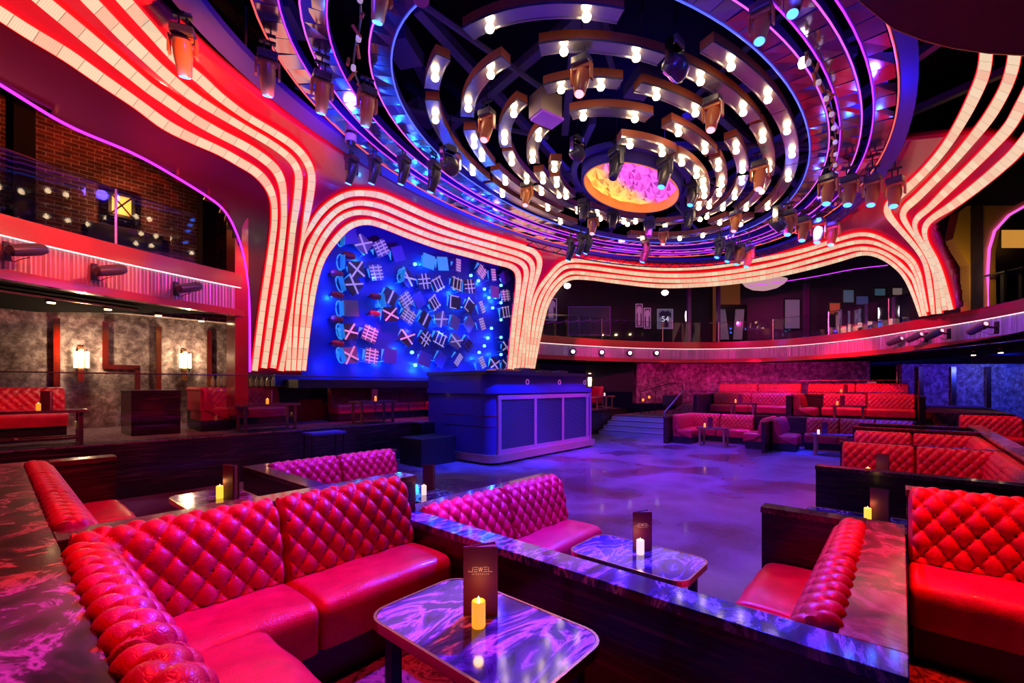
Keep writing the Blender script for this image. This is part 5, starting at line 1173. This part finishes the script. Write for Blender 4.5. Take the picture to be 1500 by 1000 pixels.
m.lathe([(.9, .12), (.8, -.02), (.55, -.18), (.2, -.27), (.02, -.29)], 40); m.build('shade', mat('shell_glow', (.7, .5, .5), .4, em=(.7, .38, .42), es=.7), r, False); MB().tube([(0, 0, .12), (0, 0, 1.2)], .02, 6).build('cord', DARK, r)
for q, (x, y) in enumerate([(974, 428), (831, 418)]):
    r = thing('globe_lamp', ['round glowing lamp under the rear arch near the jerseys', 'dim round lamp under the rear arch crest'][q], 'lamp', at_depth(x, y, 20)); MB().lathe([(.01, -.15), (.12, -.1), (.16, 0), (.1, .08)], 16).build('globe', LENSW, r, True); MB().tube([(0, 0, .08), (0, 0, 1.1)], .012, 5).build('stem', DARK, r)
r = thing('wall_lamp', 'small bright lamp on the rear gallery wall right of the jerseys', 'wall lamp', at_depth(1006, 463, 22)); MB().lathe([(.05, -.25), (.09, 0), (.05, .25)], 10).build('shade', LENSW, r); MB().box(-.03, .03, 0, .1, -.1, .1).build('bracket', BLACK, r)
for q, (x, y, w, h) in enumerate([(1009, 458, 5, 96), (1181, 460, 6, 90), (1052, 455, 4, 90), (1272, 470, 5, 60)]):
    p = at_depth(x, y, 20.6); s = 20.6 / FPX
    struct(MB().box(-w * s / 2, w * s / 2, -.1, .1, -h * s / 2, h * s / 2).xf(Matrix.Translation(Vector(p)) @ Matrix.Rotation(FACE, 4, 'Z')).build('pillar', mat('violet_pillar', (.15, .05, .2), .4)))
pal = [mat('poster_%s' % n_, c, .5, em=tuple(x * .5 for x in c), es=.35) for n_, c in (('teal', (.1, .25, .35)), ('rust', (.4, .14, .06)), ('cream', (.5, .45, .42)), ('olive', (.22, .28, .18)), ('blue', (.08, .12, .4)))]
for q, (x, y, w, h, c, lb) in enumerate([(1242, 434, 16, 18, 0, 'teal picture high on the far gallery wall'), (1222, 452, 16, 16, 1, 'rust picture at the left of the far gallery wall'), (1262, 440, 18, 12, 4, 'blue picture beside the teal one on the far gallery wall'), (1317, 427, 22, 10, 2, 'wide pale picture near the right light column'), (1288, 428, 16, 10, 0, 'dim teal picture left of the wide pale one'),
                            (1310, 457, 34, 34, 3, 'large olive tree picture beside the right light column'), (1230, 472, 14, 26, 2, 'pale poster low on the far gallery wall, first of three'), (1252, 470, 12, 28, 2, 'pale poster low on the far gallery wall, second of three'), (1264, 468, 12, 26, 2, 'pale poster low on the far gallery wall, third of three'), (1288, 470, 8, 30, 4, 'narrow blue poster left of the olive tree picture')]):
    hang(x, y, 17.5, w, h, 'framed_picture', lb, 'picture', pal[c], BLACK)
for q, (x, y, w, lb) in enumerate([(1240, 484, 26, 'orange wooden bench top in the far gallery, left'), (1282, 482, 36, 'orange wooden bench top in the far gallery, right')]):
    p = at_depth(x, y, 17.2); r = thing('gallery_bench', lb, 'bench', p, FACE); s = 16.2 / FPX
    MB().box(-w * s / 2, w * s / 2, -.2, .2, 0, .05).build('seat', MATS['orange_wood'], r)
    for sx in (-1, 1): MB().box(sx * w * s * .4 - .03, sx * w * s * .4 + .03, -.15, .15, -.35, 0).build('leg', BLACK, r)
# right side gallery: ochre panel behind the light column, purple line, dark furniture
MUST = mat('mustard_wall', (.62, .36, .06), .45)
def ap(x, y, Y): return Vector(at_depth(x, y, Y))
Yr = 14.5
poly = [(1396, 350), (1420, 388), (1421, 475), (1460, 475), (1458, 372), (1466, 330), (1490, 308), (1510, 300), (1510, 262), (1440, 285), (1405, 310)]
vs = [ap(x, y, Yr) for x, y in poly]; back = [ap(x, y, Yr) + Vector((CA * .3, SA * .3, 0)) for x, y in poly]; n = len(vs)
o = MB().add(vs + back, [tuple(range(n)), tuple(range(2 * n - 1, n - 1, -1))] + [(i, n + i, n + (i + 1) % n, (i + 1) % n) for i in range(n)]).build('wall_gallery_arch', MUST); struct(o)
tag(MB().tube([ap(x, y, Yr - .05) for x, y in [(1448, 475), (1447, 400), (1449, 365), (1457, 338), (1478, 315), (1508, 298)]], .04, 6).build('neon_tube', PINKLED, smooth=True), 'pink purple light line rising on the mustard arch at right', 'neon light')
struct(MB().add([ap(1400, 250, 16.5), ap(1700, 200, 16.5), ap(1700, 520, 16.5), ap(1400, 520, 16.5)], [(0, 1, 2, 3)]).build('wall_gallery', MATS['dark_gallery_paint']))
point(tuple(ap(1440, 400, 13.6)), (1, .6, .15), 30)
hang(1490, 350, 16.0, 46, 26, 'bright_doorway', 'yellow-lit opening in the gallery at the right frame edge', 'opening', mat('yellow_glow', (.8, .45, .1), .5, em=(.9, .38, .06), es=.6))
for q, (x, w, lb) in enumerate([(1470, 26, 'dark high table in the gallery at the right frame edge'), (1496, 26, 'second dark high table at the right frame edge')]):
    p = ap(x, 400 - q * 6, 13.8); r = thing('high_table', lb, 'table', p, FACE); MB().box(-.3, .3, -.3, .3, -.04, 0).build('tabletop', DARK, r); MB().box(-.05, .05, -.05, .05, -.9, -.04).build('pedestal', DARK, r)
# red jamb column beside the left leg of light bands
pts = [hit(x, 500, 0) for x in (352, 360)]
p = hit(354, 500, 0); r = MB().box(-.12, .12, -.1, .4, 1.2, 5.6); o = r.build('column_jamb', RIM); o.location = (p.x, p.y + .1, 0); struct(o)
# bottles on the shelf by the foot of the light column
r0 = None
for k in range(16):
    x = 312 + k * 8; d = ray(x, 553); t = 11.9 / d[1]
    lb = 'small glass bottle in the row at the foot of the left light column'
    if r0 is None:
        r0 = thing('bottle', lb, 'bottle', (d[0] * t, 11.9, PLZ + .92), 0, 'bottles at the foot of the light column')
        MB().lathe([(.035, 0), (.038, .01), (.038, .15), (.014, .2), (.012, .26)], 10).build('glass_body', mat('amber_bottle', (.35, .2, .1), .15, em=(.3, .15, .1), es=.15), r0, True); MB().lathe([(.014, .26), (.014, .285)], 8).build('cap', BLACK, r0)
    else: dup(r0, (d[0] * t, 11.9, PLZ + .92), 0, lb)
r = thing('bar_counter', 'dark bar counter behind the platform sofas carrying the bottles', 'bar', (5.0, 11.95, PLZ)); MB().box(-2.1, 2.6, -.2, .25, 0, .88).build('body', BLACK, r); MB().box(-2.15, 2.65, -.25, .3, .88, .92).build('worktop', EBTOP, r)
